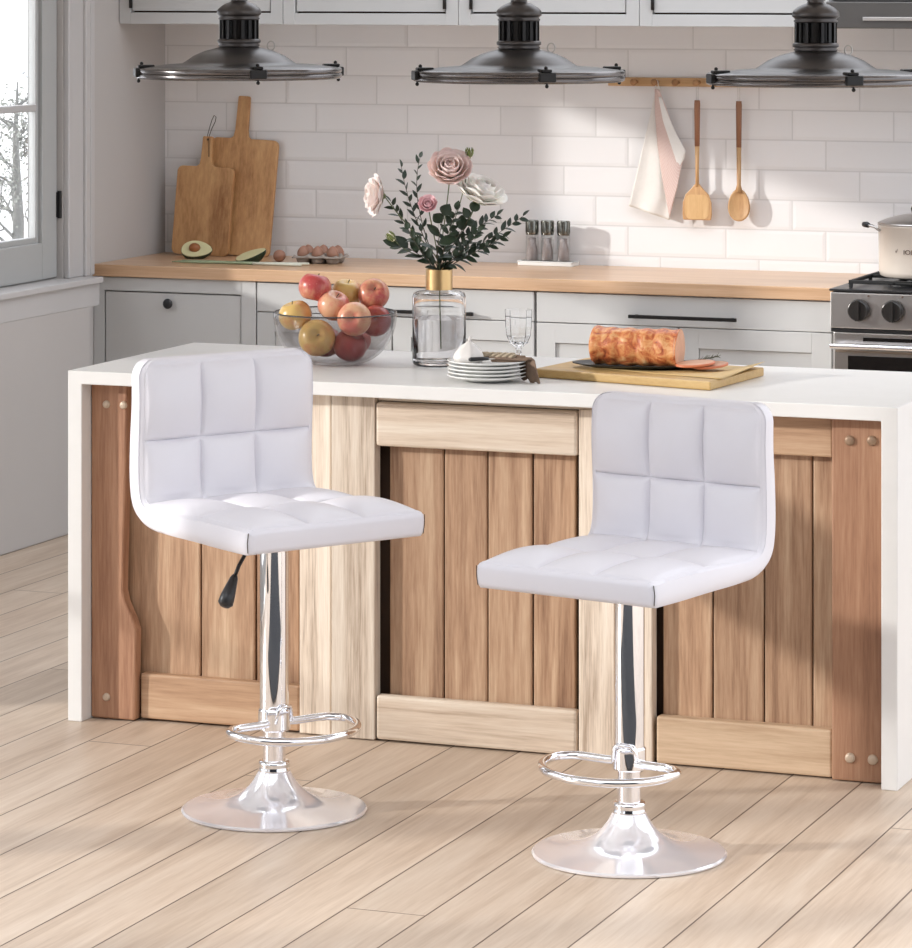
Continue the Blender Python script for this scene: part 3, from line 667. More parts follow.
def upholstery(t0, t1, which):
    n = 84
    # arc length table of the inner curve
    ts = [t0 + (t1 - t0) * i / n for i in range(n + 1)]
    L = [0.0]
    for a, b in zip(ts, ts[1:]): L.append(L[-1] + (IN(b) - IN(a)).length)
    tot = L[-1]; Mx = 102; rings = []; m = MB(); welt = [[], []]
    ss = []
    for i in range(n + 1): ss.append(tot * i / n)
    if which == 'seat': ss = sorted(set(ss + [0.001, 0.003, 0.006, 0.010, 0.015]))
    else: ss = sorted(set(ss + [tot - k for k in (0.001, 0.003, 0.006, 0.010, 0.015, 0.022, 0.03)]))
    def t_of(s):
        for i in range(n):
            if L[i + 1] >= s - 1e-9: return ts[i] + (ts[i + 1] - ts[i]) * (s - L[i]) / max(L[i + 1] - L[i], 1e-9)
        return ts[-1]
    vs = []; nring = None
    for s in ss:
        t = t_of(s); a, b = IN(t), OUT(t); e = 1e-3
        tg = (IN(min(t + e, 1)) - IN(max(t - e, 0))).normalized(); nr = Vector((tg.y, -tg.x))
        if nr.dot(a - b) < 0: nr = -nr
        d_end = s if which == 'seat' else tot - s
        rc = 0.018 if which == 'seat' else 0.042
        hw = HWD if d_end > rc else HWD - rc + math.sqrt(max(rc * rc - (rc - d_end) ** 2, 0))
        re = 0.012; k = 1.0 if d_end > re else math.sqrt(max(1 - (1 - d_end / re) ** 2, 0.0)) * 0.45 + 0.55
        mid = (a + b) / 2; a2 = mid + (a - mid) * k; b2 = mid + (b - mid) * k
        # cells along the profile
        if which == 'seat': edges = [0.010, tot * 0.52, tot + 0.001]
        else: edges = [-0.001, tot * 0.44, tot - 0.014]
        bt = 0
        for p, q in zip(edges, edges[1:]):
            if p < s < q: bt = max(math.sin(PI * (s - p) / (q - p)), 0) ** 0.5
        ring = []
        for j in range(Mx + 1):
            u = -1 + 2 * j / Mx; mg = 0.955; bu = 0
            for p, q in ((-mg, -mg / 3), (-mg / 3, mg / 3), (mg / 3, mg)):
                if p < u < q: bu = math.sin(PI * (u - p) / (q - p)) ** 0.5
            edge = 1 - abs(u); drop = 0.0 if edge > 0.05 else 0.007 * (1 - math.sqrt(max(1 - (1 - edge / 0.05) ** 2, 0)))
            gv = 0.0
            for q in (-mg / 3, mg / 3): gv = max(gv, math.exp(-((u - q) * hw / 0.0035) ** 2))
            for q in edges[1:2]: gv = max(gv, math.exp(-((s - q) / 0.0035) ** 2))
            if abs(u) > mg or d_end < 0.012: gv = 0.0
            P = a2 - nr * 0.0035 * gv + nr * (0.023 * bt * bu - drop)
            ring.append((u * hw, P.x, P.y))
        for q in (0.12, 0.35, 0.65, 0.88):
            P = a2.lerp(b2, q); ring.append((hw + 0.004 * math.sin(PI * q), P.x, P.y))
        for j in range(9):
            u = 1 - 2 * j / 8; ring.append((u * hw * 0.985, b2.x, b2.y))
        for q in (0.88, 0.65, 0.35, 0.12):
            P = a2.lerp(b2, q); ring.append((-hw - 0.004 * math.sin(PI * q), P.x, P.y))
        vs.append(ring); nring = len(ring)
        if 0.004 < d_end:
            pw = a2 + nr * 0.0; welt[0].append((-hw * 0.955, pw.x, pw.y)); welt[1].append((hw * 0.955, pw.x, pw.y))
    flat = [p for r in vs for p in r]; fs = []
    for i in range(len(vs) - 1):
        for j in range(nring):
            k = (j + 1) % nring; fs.append((i * nring + j, i * nring + k, (i + 1) * nring + k, (i + 1) * nring + j))
    fs.append(tuple(range(nring)) if which == 'seat' else tuple(range((len(vs) - 1) * nring, len(vs) * nring)))
    m.add(flat, fs)
    return m, welt
TC = 5.0 / 11
sm, sw = upholstery(0.0, TC, 'seat'); bk, bw = upholstery(TC, 1.0, 'back')

def bar_stool(label, loc, rz, hz, lever=True, wscale=1.0):
    t = thing('bar_stool', label, 'bar stool', loc, rz, group='white swivel bar stools')
    # trumpet base
    pr = [(0.0, 0.002), (0.205, 0.0), (0.212, 0.002), (0.213, 0.006), (0.209, 0.0095)]
    for i in range(1, 29):
        q = i / 28; r_ = 0.209 - (0.209 - 0.036) * q; pr.append((r_, 0.0095 + 0.016 * q + 0.068 * (math.exp((q - 1) / 0.20) - math.exp(-5)) / (1 - math.exp(-5))))
    pr += [(0.034, 0.094), (0.0, 0.094)]
    MB().lathe(pr, 72).build('base', M['chrome_base'], t, auto=35)
    MB().lathe([(0, 0.092), (0.0365, 0.092), (0.038, 0.095), (0.036, 0.099), (0.035, 0.106), (0.0365, 0.110), (0.034, 0.116), (0.027, 0.118), (0, 0.118)], 40).build('collar', M['chrome'], t, smooth=True)
    MB().cyl((0, 0, 0.116), (0, 0, 0.20), 0.0255, 40).build('lower_column', M['chrome_satin'], t, auto=40)
    MB().lathe([(0, 0.188), (0.0315, 0.188), (0.0335, 0.191), (0.0335, 0.1915), (0.0335, hz - 0.0125), (0.0335, hz - 0.012), (0, hz - 0.012)], 48).build('column', M['chrome'], t, auto=40)
    fr = MB(); pts = []
    hwf = 0.150; f0 = 0.018
    pts += [(-hwf, f0 + 0.028, 0.205), (-hwf + 0.02, f0 + 0.006, 0.205), (-hwf + 0.045, f0, 0.205), (-0.045, f0 + 0.0, 0.205), (0, f0 - 0.006, 0.207), (0.045, f0, 0.205), (hwf - 0.045, f0, 0.205), (hwf - 0.02, f0 + 0.006, 0.205), (hwf, f0 + 0.028, 0.205)]
    for i in range(0, 25):
        a = PI * i / 24; pts.append(((hwf + 0.006) * math.cos(a), f0 + 0.045 + 0.140 * math.sin(a) ** 0.85, 0.205 - 0.006 * math.sin(a)))
    fr.tube(pts, 0.0095, 14, closed=True)
    fo = fr.build('footrest', M['chrome'], t, smooth=True)
    MB().lathe([(0, 0.187), (0.0355, 0.187), (0.037, 0.190), (0.037, 0.1905), (0.037, 0.2315), (0.037, 0.232), (0.0345, 0.236), (0, 0.236)], 40).build('sleeve', M['chrome'], fo, auto=40)
    cp = MB(); cp.tube([(-0.034, 0.022, 0.207), (-0.030, 0.024, 0.232), (-0.022, 0.033, 0.243), (0.006, 0.040, 0.245), (0.014, 0.039, 0.238), (0.020, 0.036, 0.207)], 0.004, 8); cp.build('clamp', M['chrome'], fo, smooth=True)
    MB().lathe([(0, hz - 0.032), (0.040, hz - 0.032), (0.040, hz - 0.016), (0.09, hz - 0.010), (0.09, hz + 0.001), (0, hz + 0.001)], 32).build('seat_plate', M['blackmetal'], t, auto=40)
    if lever:
        lv = MB(); lv.tube([(0.03, 0.0, hz - 0.022), (0.075, 0.008, hz - 0.030), (0.105, 0.015, hz - 0.065), (0.128, 0.020, hz - 0.105)], 0.0045, 8); lo = lv.build('lever', M['blackmetal'], t, smooth=True)
        MB().tube([(0.117, 0.0175, hz - 0.086), (0.121, 0.0185, hz - 0.093), (0.140, 0.024, hz - 0.128), (0.149, 0.0265, hz - 0.146), (0.153, 0.0275, hz - 0.153)], [0.006, 0.0095, 0.0165, 0.018, 0.010], 14).build('lever_grip', M['black'], lo, smooth=True)
    so = sm.build('seat', M['vinyl'], t, auto=50); so.location = (0, 0, hz)
    bo = bk.build('backrest', M['vinyl'], t, auto=50); bo.location = (0, 0, hz)
    so.scale.x = bo.scale.x = wscale
    if wscale < 1: so.scale.z = bo.scale.z = 0.975
    for (par, ww) in ((so, sw), (bo, bw)):
        for side in ww: MB().tube(side, 0.0014, 6).build('piping', M['vinyl'], par, smooth=True)
    # corner seams at the seat front
    for sx_ in (-1, 1):
        MB().tube([(sx_ * (HWD - 0.0008), 0.2605, 0.050), (sx_ * (HWD + 0.0005), 0.258, 0.028), (sx_ * (HWD - 0.002), 0.2565, 0.006)], 0.0010, 6).build('seam', M['string'], so)
    return t
s1 = bar_stool('white quilted bar stool at left, with a black height lever under its seat', (0.897, -0.706, 0.0), YAW + PI + math.radians(36), 0.640)
s2 = bar_stool('white quilted bar stool at right, set lower and turned to the left', (1.783, -0.797, 0.0), YAW + PI - math.radians(35), 0.595, False, 0.945)

rug = MB().prism(rounded_rect(-1.7, 1.6, -1.9, 1.9, 0.02), 0.0, 0.010, 'Z')  # out of view, added so the chrome columns reflect a dark stripe
tag(rug.build('added_reflection_rug', M['rug'], bevel=0.003), 'unseen dark rug added in front of the bar stools to darken the chrome', 'rug', None, tuple(Vector((4.218, -8.117, 0.0005)) + FW * 4.95 + RT * -0.1), YAW)

# ------------------------------------------------------------------ chopping boards
def rounded(x0, x1, z0, z1, r, n=5, corners=(1, 1, 1, 1)):
    pts = []
    for ci, (cx, cz, a0) in enumerate(((x0 + r, z0 + r, PI), (x1 - r, z0 + r, 1.5 * PI), (x1 - r, z1 - r, 0), (x0 + r, z1 - r, 0.5 * PI))):
        for i in range(n + 1):
            a = a0 + 0.5 * PI * i / n; pts.append((cx + r * math.cos(a), cz + r * math.sin(a)))
    return pts
def paddle(w, h, hw, hh, off, r=0.022):
    """board outline with a handle on top; x centred"""
    P = rounded(-w / 2, w / 2, 0, h, r)
    # insert the handle between the two top corners
    k = 0
    body_right = P[:18]; body_left = P[18:]
    neck = [(off + hw / 2 + 0.016, h), (off + hw / 2 + 0.005, h + 0.008), (off + hw / 2 + 0.001, h + 0.03), (off + hw / 2 * 0.94, h + hh - 0.003), (off + hw / 2 * 0.8, h + hh),
            (off - hw / 2 * 0.8, h + hh), (off - hw / 2 * 0.94, h + hh - 0.003), (off - hw / 2 - 0.001, h + 0.03), (off - hw / 2 - 0.005, h + 0.008), (off - hw / 2 - 0.016, h)]
    return body_right + neck + body_left
lean = math.radians(-6)
def board(label, loc, w, h, hw, hh, off, tilt, loop=False):
    t = thing('chopping_board', label, 'chopping board', loc, 0, group='chopping boards leaning on the tiles', rot=(math.radians(-7), tilt, 0))
    MB().prism(paddle(w, h, hw, hh, off), -0.009, 0.009, 'Y').build('board', M['w_board'], t, bevel=0.003)
    if loop:
        z = h + hh; p = [(off, -0.011, z - 0.015), (off - 0.003, -0.004, z + 0.002), (off + 0.002, 0, z + 0.035), (off + 0.008, 0, z + 0.06), (off + 0.016, 0, z + 0.078), (off + 0.024, 0, z + 0.072), (off + 0.022, 0, z + 0.055), (off + 0.010, 0, z + 0.028), (off + 0.004, -0.002, z + 0.004), (off + 0.003, -0.011, z - 0.015)]
        MB().tube(p, 0.0014, 6).build('string_loop', M['string'], t, smooth=True)
        MB().tube([(off + 0.006, -0.010, z - 0.006), (off + 0.010, -0.011, z - 0.04), (off + 0.012, -0.0105, z - 0.075)], 0.0010, 6).build('string_end', M['string'], t, smooth=True)
board('tall oak chopping board leaning on the tiles, behind the smaller one', (-1.170, 3.566, 0.902), 0.265, 0.424, 0.047, 0.155, -0.018, math.radians(2.2))
board('small oak chopping board with a string loop, in front of the tall one', (-1.296, 3.530, 0.902), 0.226, 0.322, 0.040, 0.110, -0.002, math.radians(1.5), True)

# avocado halves, egg, carton, scallions
def avocado(label, loc, rot, stone):
    t = thing('avocado_half', label, 'avocado', loc, 0, group='avocado halves', rot=rot); t.scale = (1.25,) * 3
    def R_(x): return 0.034 * math.sqrt(max(1 - x * x, 0)) * (1 - 0.22 * x)
    vs = []; n = 20; k = 14; sk = MB()
    ring = []
    for i in range(n + 1):
        x = -1 + 2 * i / n; xx = math.sin(x * PI / 2); r_ = R_(xx)
        ring.append([(xx * 0.046, -r_ * math.cos(PI * j / k), -r_ * math.sin(PI * j / k) * 0.95) for j in range(k + 1)])
    flat = [p for r_ in ring for p in r_]
    fs = [(i * (k + 1) + j, (i + 1) * (k + 1) + j, (i + 1) * (k + 1) + j + 1, i * (k + 1) + j + 1) for i in range(n) for j in range(k)]
    sk.add(flat, fs); sk.build('skin', M['avoskin'], t, smooth=True)
    fl = MB(); out = [(r_[0][0] * 0.97, r_[0][1] * 0.96, 0.0015) for r_ in ring] + [(r_[-1][0] * 0.97, r_[-1][1] * 0.96, 0.0015) for r_ in ring[::-1]]
    low = [(p[0] * 1.02, p[1] * 1.02, -0.004) for p in out]; m_ = len(out)
    fl.add(out + low, [tuple(range(m_))] + [(i, (i + 1) % m_, (i + 1) % m_ + m_, i + m_) for i in range(m_)]); fl.build('flesh', M['avoflesh'], t)
    if stone: MB().ball((-0.006, 0, 0.004), (0.017, 0.015, 0.014), 18, 12).build('stone', M['avostone'], t, smooth=True)
avocado('avocado half with its brown stone, cut side facing out', (-1.250, 3.405, 0.934), (math.radians(38), math.radians(4), math.radians(8)), True)
avocado('stoneless avocado half tilted with dark skin showing', (-1.012, 3.350, 0.926), (math.radians(14), math.radians(-19), math.radians(18)), False)
sc = thing('scallions', 'thin pale green scallions lying along the wooden worktop', 'scallions', (-1.0, 3.22, 0.9045), 0)
for i in range(6):
    y = (i - 2.5) * 0.009; bend = random.uniform(-0.012, 0.012); x0, x1 = -0.235 + random.uniform(-.02, .02), 0.235 + random.uniform(-.02, .02)
    pts = [(x0 + (x1 - x0) * k / 8, y * (0.4 + 1.1 * abs(k / 8 - .5)) + bend * math.sin(PI * k / 8) + 0.02 * k / 8, 0.001 * (i % 3)) for k in range(9)]
    MB().tube(pts[:6], [0.0018, 0.003, 0.0035, 0.0035, 0.0035, 0.0035], 8).build('leaf', M['scallion'], sc, smooth=True)
    MB().tube(pts[5:], [0.0035, 0.0038, 0.004, 0.0045], 8).build('white_end', M['scallionw'], sc, smooth=True)

def egg_mesh(): return MB().lathe([(0, -0.022)] + [(0.0215 * math.sin(PI * i / 14) * (1 + 0.10 * math.cos(PI * i / 14)), -0.022 * math.cos(PI * i / 14) * 1.0 + (0.006 * (i / 14) ** 2)) for i in range(1, 14)] + [(0, 0.0285)], 24)
eggm = egg_mesh()
eg = tag(eggm.build('egg', M['egg'], smooth=True), 'brown egg lying on the wooden worktop left of the egg carton', 'egg', 'brown eggs')
eg.rotation_euler = (math.radians(80), 0, math.radians(60)); eg.location = (-0.905, 3.36, 0.9228)
# carton: tray of 2 x 3 cups
ct = thing('egg_carton', 'grey pulp egg carton holding brown eggs on the wooden worktop', 'egg carton', (-0.757, 3.385, 0.9003), math.radians(4))
def cup(u, v):
    x = (u - .5) * 0.165; y = (v - .5) * 0.115
    cx = abs(math.sin(PI * u * 3)); cy = abs(math.sin(PI * v * 2)); d = (cx * cy) ** 0.6
    rimz = 0.034
    ex = min(u, 1 - u, v, 1 - v)
    if ex < 0.02: return (x * 1.05, y * 1.05, 0.020)
    return (x, y, rimz - 0.026 * d)
g = MB().grid(cup, 48, 36); g.uv = None
g.build('tray', M['pulp'], ct, smooth=True, solid=0.0025)
und = MB()
for i in range(3):
    for j in range(2):
        und.lathe([(0, 0), (0.016, 0), (0.022, 0.006), (0.026, 0.022), (0.024, 0.022), (0.0205, 0.008), (0, 0.005)], 16, None, ((i - 1) * 0.055, (j - .5) * 0.0575, 0))
und.build('cup', M['pulp'], ct, smooth=True)
k = 0
for i, nm in enumerate(('left', 'middle', 'right')):
    for j, rw in enumerate(('front', 'back')):
        if i == 1 and j == 0: pass
        e = eg.copy(); C.objects.link(e); e['label'] = 'brown egg in the %s row of the egg carton, %s cup' % (rw, nm)
        a = math.radians(4); lx, ly = (i - 1) * 0.055, (j - .5) * 0.0575
        e.location = (-0.757 + lx * math.cos(a) - ly * math.sin(a), 3.385 + lx * math.sin(a) + ly * math.cos(a), 0.9345 + 0.001 * random.random())
        e.rotation_euler = (random.uniform(-.15, .15), random.uniform(-.15, .15), 0)

# salt and spice mills on tray
ty = 3.575
tr = MB().prism(rounded(-0.104, 0.104, -0.036, 0.036, 0.01), 0.0, 0.012, 'Z'); tr.box(-0.104, 0.104, -0.036, -0.030, 0.012, 0.016); tr.box(-0.104, 0.104, 0.030, 0.036, 0.012, 0.016); tr.box(-0.104, -0.098, -0.03, 0.03, 0.012, 0.016); tr.box(0.098, 0.104, -0.03, 0.03, 0.012, 0.016)
tag(tr.build('spice_tray', M['china'], bevel=0.002), 'small white tray carrying three spice mills on the wooden worktop', 'tray', None, (0.030, ty, 0.9003))
def mill(label, x, dx):
    t = thing('spice_mill', label, 'spice mill', (x, ty, 0.9128), 0, group='spice mills on the white tray')
    MB().lathe([(0, 0), (0.023, 0), (0.0235, 0.003), (0.0225, 0.098), (0.0205, 0.098), (0.0213, 0.004), (0, 0.004)], 28).build('jar', M['pane'], t, smooth=True)
    MB().lathe([(0, 0.005), (0.0195, 0.005), (0.020, 0.03), (0.017, 0.05), (0.0125, 0.066), (0.014, 0.082), (0.0, 0.084)], 24).build('contents', M['salt'], t, smooth=True)
    MB().lathe([(0, 0.094), (0.0215, 0.094), (0.0225, 0.100), (0.0225, 0.142), (0.021, 0.145), (0, 0.145)], 28).build('cap', M['millsteel'], t, auto=40)
    for i in range(10):
        a = 2 * PI * i / 10; MB().cyl((0.0225 * math.cos(a), 0.0225 * math.sin(a), 0.102), (0.0225 * math.cos(a), 0.0225 * math.sin(a), 0.142), 0.0018, 6).build('ridge', M['millsteel'], t)
for lab, x in (('leftmost spice mill with steel cap on the white tray', -0.030), ('middle spice mill with steel cap on the white tray', 0.027), ('rightmost spice mill with steel cap on the white tray', 0.087)): mill(lab, x, 0)

# ------------------------------------------------------------------ peg rail and what hangs on it
pr_ = thing('peg_rail', 'light wooden peg rail fixed to the tiled wall', 'peg rail', (0, 0, 0))
box(0.235, 0.818, 3.622, 3.639, 1.531, 1.561).build('rail', M['w_rail'], pr_, bevel=0.002)
PEGS = [0.340, 0.416, 0.492, 0.568, 0.642, 0.718, 0.792]
for x in PEGS:
    MB().lathe([(0, 0), (0.007, 0), (0.006, 0.02), (0.010, 0.030), (0.0125, 0.036), (0.010, 0.042), (0, 0.044)], 18, Matrix.Translation((x, 3.622, 1.546)) @ Matrix.Rotation(PI / 2, 4, 'X')).build('peg', M['w_knob'], pr_, smooth=True)
YH = 3.600
def wire_loop(par, x, z0, z1):
    MB().tube([(x - 0.003, 0, z0), (x - 0.0035, 0, z1 - 0.008), (x - 0.002, -0.001, z1), (x + 0.002, -0.001, z1), (x + 0.0035, 0, z1 - 0.008), (x + 0.003, 0, z0)], 0.0009, 6).build('wire_loop', M['wire'], par, smooth=True)
sp = thing('spatula', 'wooden spatula with dark handle hanging from the peg rail', 'spatula', (0.568, YH, 1.071))
blade = [(-0.050, 0.0), (0.050, 0.0), (0.053, 0.02), (0.052, 0.06), (0.042, 0.088), (0.020, 0.110), (0.008, 0.125), (-0.008, 0.125), (-0.020, 0.110), (-0.042, 0.088), (-0.052, 0.06), (-0.053, 0.02)]
MB().prism(blade, -0.004, 0.004, 'Y').build('blade', M['w_spoon'], sp, bevel=0.003)
MB().prism(rounded(-0.043, 0.043, 0.003, 0.088, 0.022), -0.0052, -0.0042, 'Y').build('dish', wood('beech_pale', (0.50, 0.29, 0.12), (0.62, 0.39, 0.18), (0.70, 0.48, 0.25), grain=60, stretch=4, bump=0.02), sp)
MB().tube([(0, 0, 0.115), (0, 0, 0.19), (0, 0, 0.26)], [0.0065, 0.0065, 0.0085], 12).build('shaft', M['w_spoon'], sp, smooth=True)
MB().tube([(0, 0, 0.255), (0, 0, 0.40), (0, 0, 0.414)], [0.0088, 0.0105, 0.0095], 14).build('handle', M['w_grip'], sp, smooth=True)
wire_loop(sp, 0, 0.405, 0.470)
sn = thing('wooden_spoon', 'wooden spoon with oval bowl hanging right of the spatula', 'spoon', (0.718, YH, 1.070))
def spb(u, v):
    a = 2 * PI * u; r_ = v; rx = 0.039; rz = 0.056
    z = 0.056 + r_ * rz * math.sin(a); x = r_ * rx * math.cos(a) * (1 - 0.12 * math.sin(a)); y = 0.008 * (1 - (r_ * 1.0) ** 2) - 0.001
    return (x, y, z)
g = MB().grid(spb, 32, 8); g.uv = None; g.build('bowl', M['w_spoon'], sn, smooth=True, solid=0.004)
MB().tube([(0, 0, 0.100), (0, 0, 0.125), (0, 0, 0.26)], [0.014, 0.0075, 0.0085], 12).build('shaft', M['w_spoon'], sn, smooth=True)
MB().tube([(0, 0, 0.255), (0, 0, 0.40), (0, 0, 0.414)], [0.0088, 0.0105, 0.0095], 14).build('handle', M['w_grip'], sn, smooth=True)
wire_loop(sn, 0, 0.405, 0.470)
# towel hanging by one corner
tw = thing('kitchen_towel', 'pink checked kitchen towel hanging by a corner from the peg rail', 'towel', (0.422, YH, 1.545))
def sheet(keys, depthfn):
    """keys: list of (z, [x positions]) rows"""
    def fn(u, v):
        n = len(keys) - 1; t_ = v * n; i = min(int(t_), n - 1); f_ = t_ - i
        za, xa = keys[i]; zb, xb = keys[i + 1]
        m_ = len(xa) - 1; s_ = u * m_; j = min(int(s_), m_ - 1); g_ = s_ - j
        A = xa[j] + (xa[j + 1] - xa[j]) * g_; B = xb[j] + (xb[j + 1] - xb[j]) * g_
        zz_a = za[j] + (za[j + 1] - za[j]) * g_; zz_b = zb[j] + (zb[j + 1] - zb[j]) * g_
        return (A + (B - A) * f_, depthfn(u, v), zz_a + (zz_b - zz_a) * f_)
    return fn
def L3(a, b, c): return (a, b, c)
rows = [(L3(-0.025, -0.022, -0.025), (-0.008, 0.0, 0.010)), (L3(-0.12, -0.11, -0.12), (-0.030, 0.0, 0.022)), (L3(-0.25, -0.25, -0.26), (-0.062, 0.005, 0.045)), (L3(-0.37, -0.39, -0.40), (-0.092, 0.0, 0.052)), (L3(-0.432, -0.455, -0.478), (-0.108, -0.03, 0.040))]
g = MB().grid(sheet(rows, lambda u, v: 0.012 + 0.006 * math.sin(u * 9) * v - 0.0), 24, 30); g.build('front_fold', M['towel_back'], tw, smooth=True, solid=0.003, label='cream side of the towel')
rows = [(L3(-0.022, -0.022, -0.026), (-0.006, 0.002, 0.010)), (L3(-0.10, -0.09, -0.08), (-0.006, 0.020, 0.032)), (L3(-0.22, -0.20, -0.16), (0.004, 0.040, 0.062)), (L3(-0.34, -0.30, -0.235), (0.022, 0.068, 0.092)), (L3(-0.468, -0.37, -0.262), (0.048, 0.078, 0.098))]
g = MB().grid(sheet(rows, lambda u, v: -0.004 - 0.010 * math.sin(u * PI) * (0.3 + v) ), 20, 30); g.build('checked_fold', M['towel'], tw, smooth=True, solid=0.003, label='pink checked side of the towel')
rows = [(L3(-0.05, -0.05, -0.05), (0.010, 0.014, 0.018)), (L3(-0.13, -0.12, -0.12), (0.025, 0.038, 0.045)), (L3(-0.19, -0.185, -0.18), (0.046, 0.062, 0.074)), (L3(-0.27, -0.25, -0.236), (0.074, 0.092, 0.106)), (L3(-0.30, -0.275, -0.262), (0.080, 0.094, 0.100))]
g = MB().grid(sheet(rows, lambda u, v: -0.013 + 0.008 * u), 12, 20); g.build('hem_fold', M['towel_back'], tw, smooth=True, solid=0.003, label='cream side of the towel')
MB().tube([(-0.004, 0.004, -0.03), (-0.005, -0.006, 0.004), (0.0, -0.008, 0.009), (0.005, -0.006, 0.004), (0.006, 0.004, -0.03)], 0.0016, 6).build('hanging_loop', M['towel_back'], tw, smooth=True)

# ------------------------------------------------------------------ fruit bowl
IT = IH + 0.0004
BC = Vector((0.566, 0.425, IT)) - FW * 0.03
pb = []; pin = []
for i in range(15):
    a = (PI / 2) * i / 14; r_ = 0.050 + 0.112 * math.sin(a) ** 0.9; z = 0.133 * (1 - math.cos(a)) ** 0.95
    pb.append((r_, z))
for i in range(14, -1, -1):
    a = (PI / 2) * i / 14; pin.append((0.046 + 0.112 * math.sin(a) ** 0.9, 0.133 * (1 - math.cos(a)) ** 0.95 + (0.005 if i < 14 else 0.0)))
MBo = MB().lathe([(0, 0.0)] + pb + pin + [(0, 0.005)], 64)
tag(MBo.build('fruit_bowl', M['smoke'], smooth=True, ), 'smoked glass bowl full of apples on the white island', 'bowl', None, BC)
MB().tube([(0.160 * math.cos(2 * PI * i / 72), 0.160 * math.sin(2 * PI * i / 72), 0.1345) for i in range(72)], 0.0019, 8, closed=True).build('rim', M['smokerim'], bpy.data.objects['fruit_bowl'], smooth=True)
def apple_mb(r=0.042):
    pr = []
    n = 22
    for i in range(n + 1):
        a = PI * i / n; q = r * (1.0 - 0.05 * math.cos(a)); rr_ = q * math.sin(a) ** 0.92 * (1.04)
        z = -q * 0.93 * math.cos(a)
        dimple = math.exp(-(math.sin(a) / 0.30) ** 2)
        z += dimple * (0.30 * r if i < n / 2 else -0.33 * r)
        pr.append((rr_ if 0 < i < n else 0, z))
    return MB().lathe(pr, 30)
AP = apple_mb()
apples = [  # lateral, depth, height, material, tilt(x,y), label, scale
    (-0.046, -0.046, 0.071, 'ap_yel', (1.25, 0.15), 'yellow apple low in the bowl, its blossom end facing out', 1.10),
    (0.038, -0.032, 0.048, 'ap_deep', (0.3, 0.4), 'dark red apple at the bottom of the bowl, seen through the glass', 1.02),
    (-0.030, 0.055, 0.050, 'ap_red', (0.4, 0.2), 'red apple at the bottom rear of the bowl, mostly hidden', 1.0),
    (0.050, 0.062, 0.058, 'ap_deep', (0.2, 0.8), 'dark apple at the rear right of the bowl, mostly hidden', 0.98),
    (-0.104, 0.004, 0.124, 'ap_yel', (0.1, -0.3), 'yellow apple resting against the left rim of the bowl', 1.0),
    (0.106, -0.008, 0.112, 'ap_deep', (1.3, -0.25), 'dark red apple against the right rim of the bowl', 0.94),
    (0.052, -0.062, 0.122, 'ap_pink', (1.35, -0.45), 'pink apple in front over the bowl rim, blossom end facing right', 1.02),
    (-0.004, 0.000, 0.150, 'ap_pink', (0.4, 0.3), 'orange-pink apple in the middle of the heap', 0.98),
    (-0.054, 0.022, 0.195, 'ap_red', (-0.1, 0.2), 'red apple on top of the heap at left', 0.99),
    (0.100, 0.030, 0.178, 'ap_red', (1.0, 0.1), 'red apple on top at right with stalk hollow showing', 0.95),
    (0.028, 0.070, 0.176, 'ap_yel', (0.2, 0.1), 'yellow apple behind the middle of the heap', 0.96)]
for (l, dp, h_, mt, tl, lab, scl) in apples:
    a = thing('apple', lab, 'apple', tuple(BC + RT * l + FW * dp + Vector((0, 0, h_))), 0, 'apples in the glass bowl', rot=(tl[0], tl[1], YAW)); a.scale = (scl,) * 3
    AP.build('flesh', M[mt], a, smooth=True)
    MB().tube([(0, 0, 0.022), (0.001, 0, 0.032), (0.004, 0, 0.040)], [0.0012, 0.0012, 0.0018], 6).build('stalk', M['stemd'], a, smooth=True)
    cx = MB()
    for k in range(5):
        q = 2 * PI * k / 5; cx.tube([(0.001 * math.cos(q), 0.001 * math.sin(q), -0.026), (0.005 * math.cos(q), 0.005 * math.sin(q), -0.031)], [0.0018, 0.0006], 5)
    cx.ball((0, 0, -0.0265), (0.0045, 0.0045, 0.002), 10, 6)
    cx.build('calyx', M['stemd'], a)

# ------------------------------------------------------------------ vase and flowers
VC = Vector((0.815, 0.535, IT)) - FW * 0.08
va = thing('vase', 'clear glass vase with a brass neck holding roses and foliage', 'vase', VC)
MB().lathe([(0, 0), (0.062, 0), (0.069, 0.005), (0.070, 0.012), (0.070, 0.178), (0.066, 0.189), (0.055, 0.193), (0.036, 0.195), (0.0345, 0.198), (0.0345, 0.214), (0.0315, 0.214), (0.0315, 0.194), (0.052, 0.189), (0.063, 0.184), (0.0665, 0.176), (0.0665, 0.014), (0.063, 0.010), (0, 0.010)], 64).build('glass_body', M['glass'], va, smooth=True)
MB().lathe([(0, 0.0115), (0.062, 0.0115), (0.0658, 0.0155), (0.0658, 0.122), (0, 0.122)], 64).build('water', M['water'], va, auto=50)
MB().lathe([(0.0352, 0.197), (0.0352, 0.250), (0.0325, 0.250), (0.0325, 0.216), (0.0325, 0.215), (0.0352, 0.197)], 56).build('neck_band', M['brass'], va, auto=50)

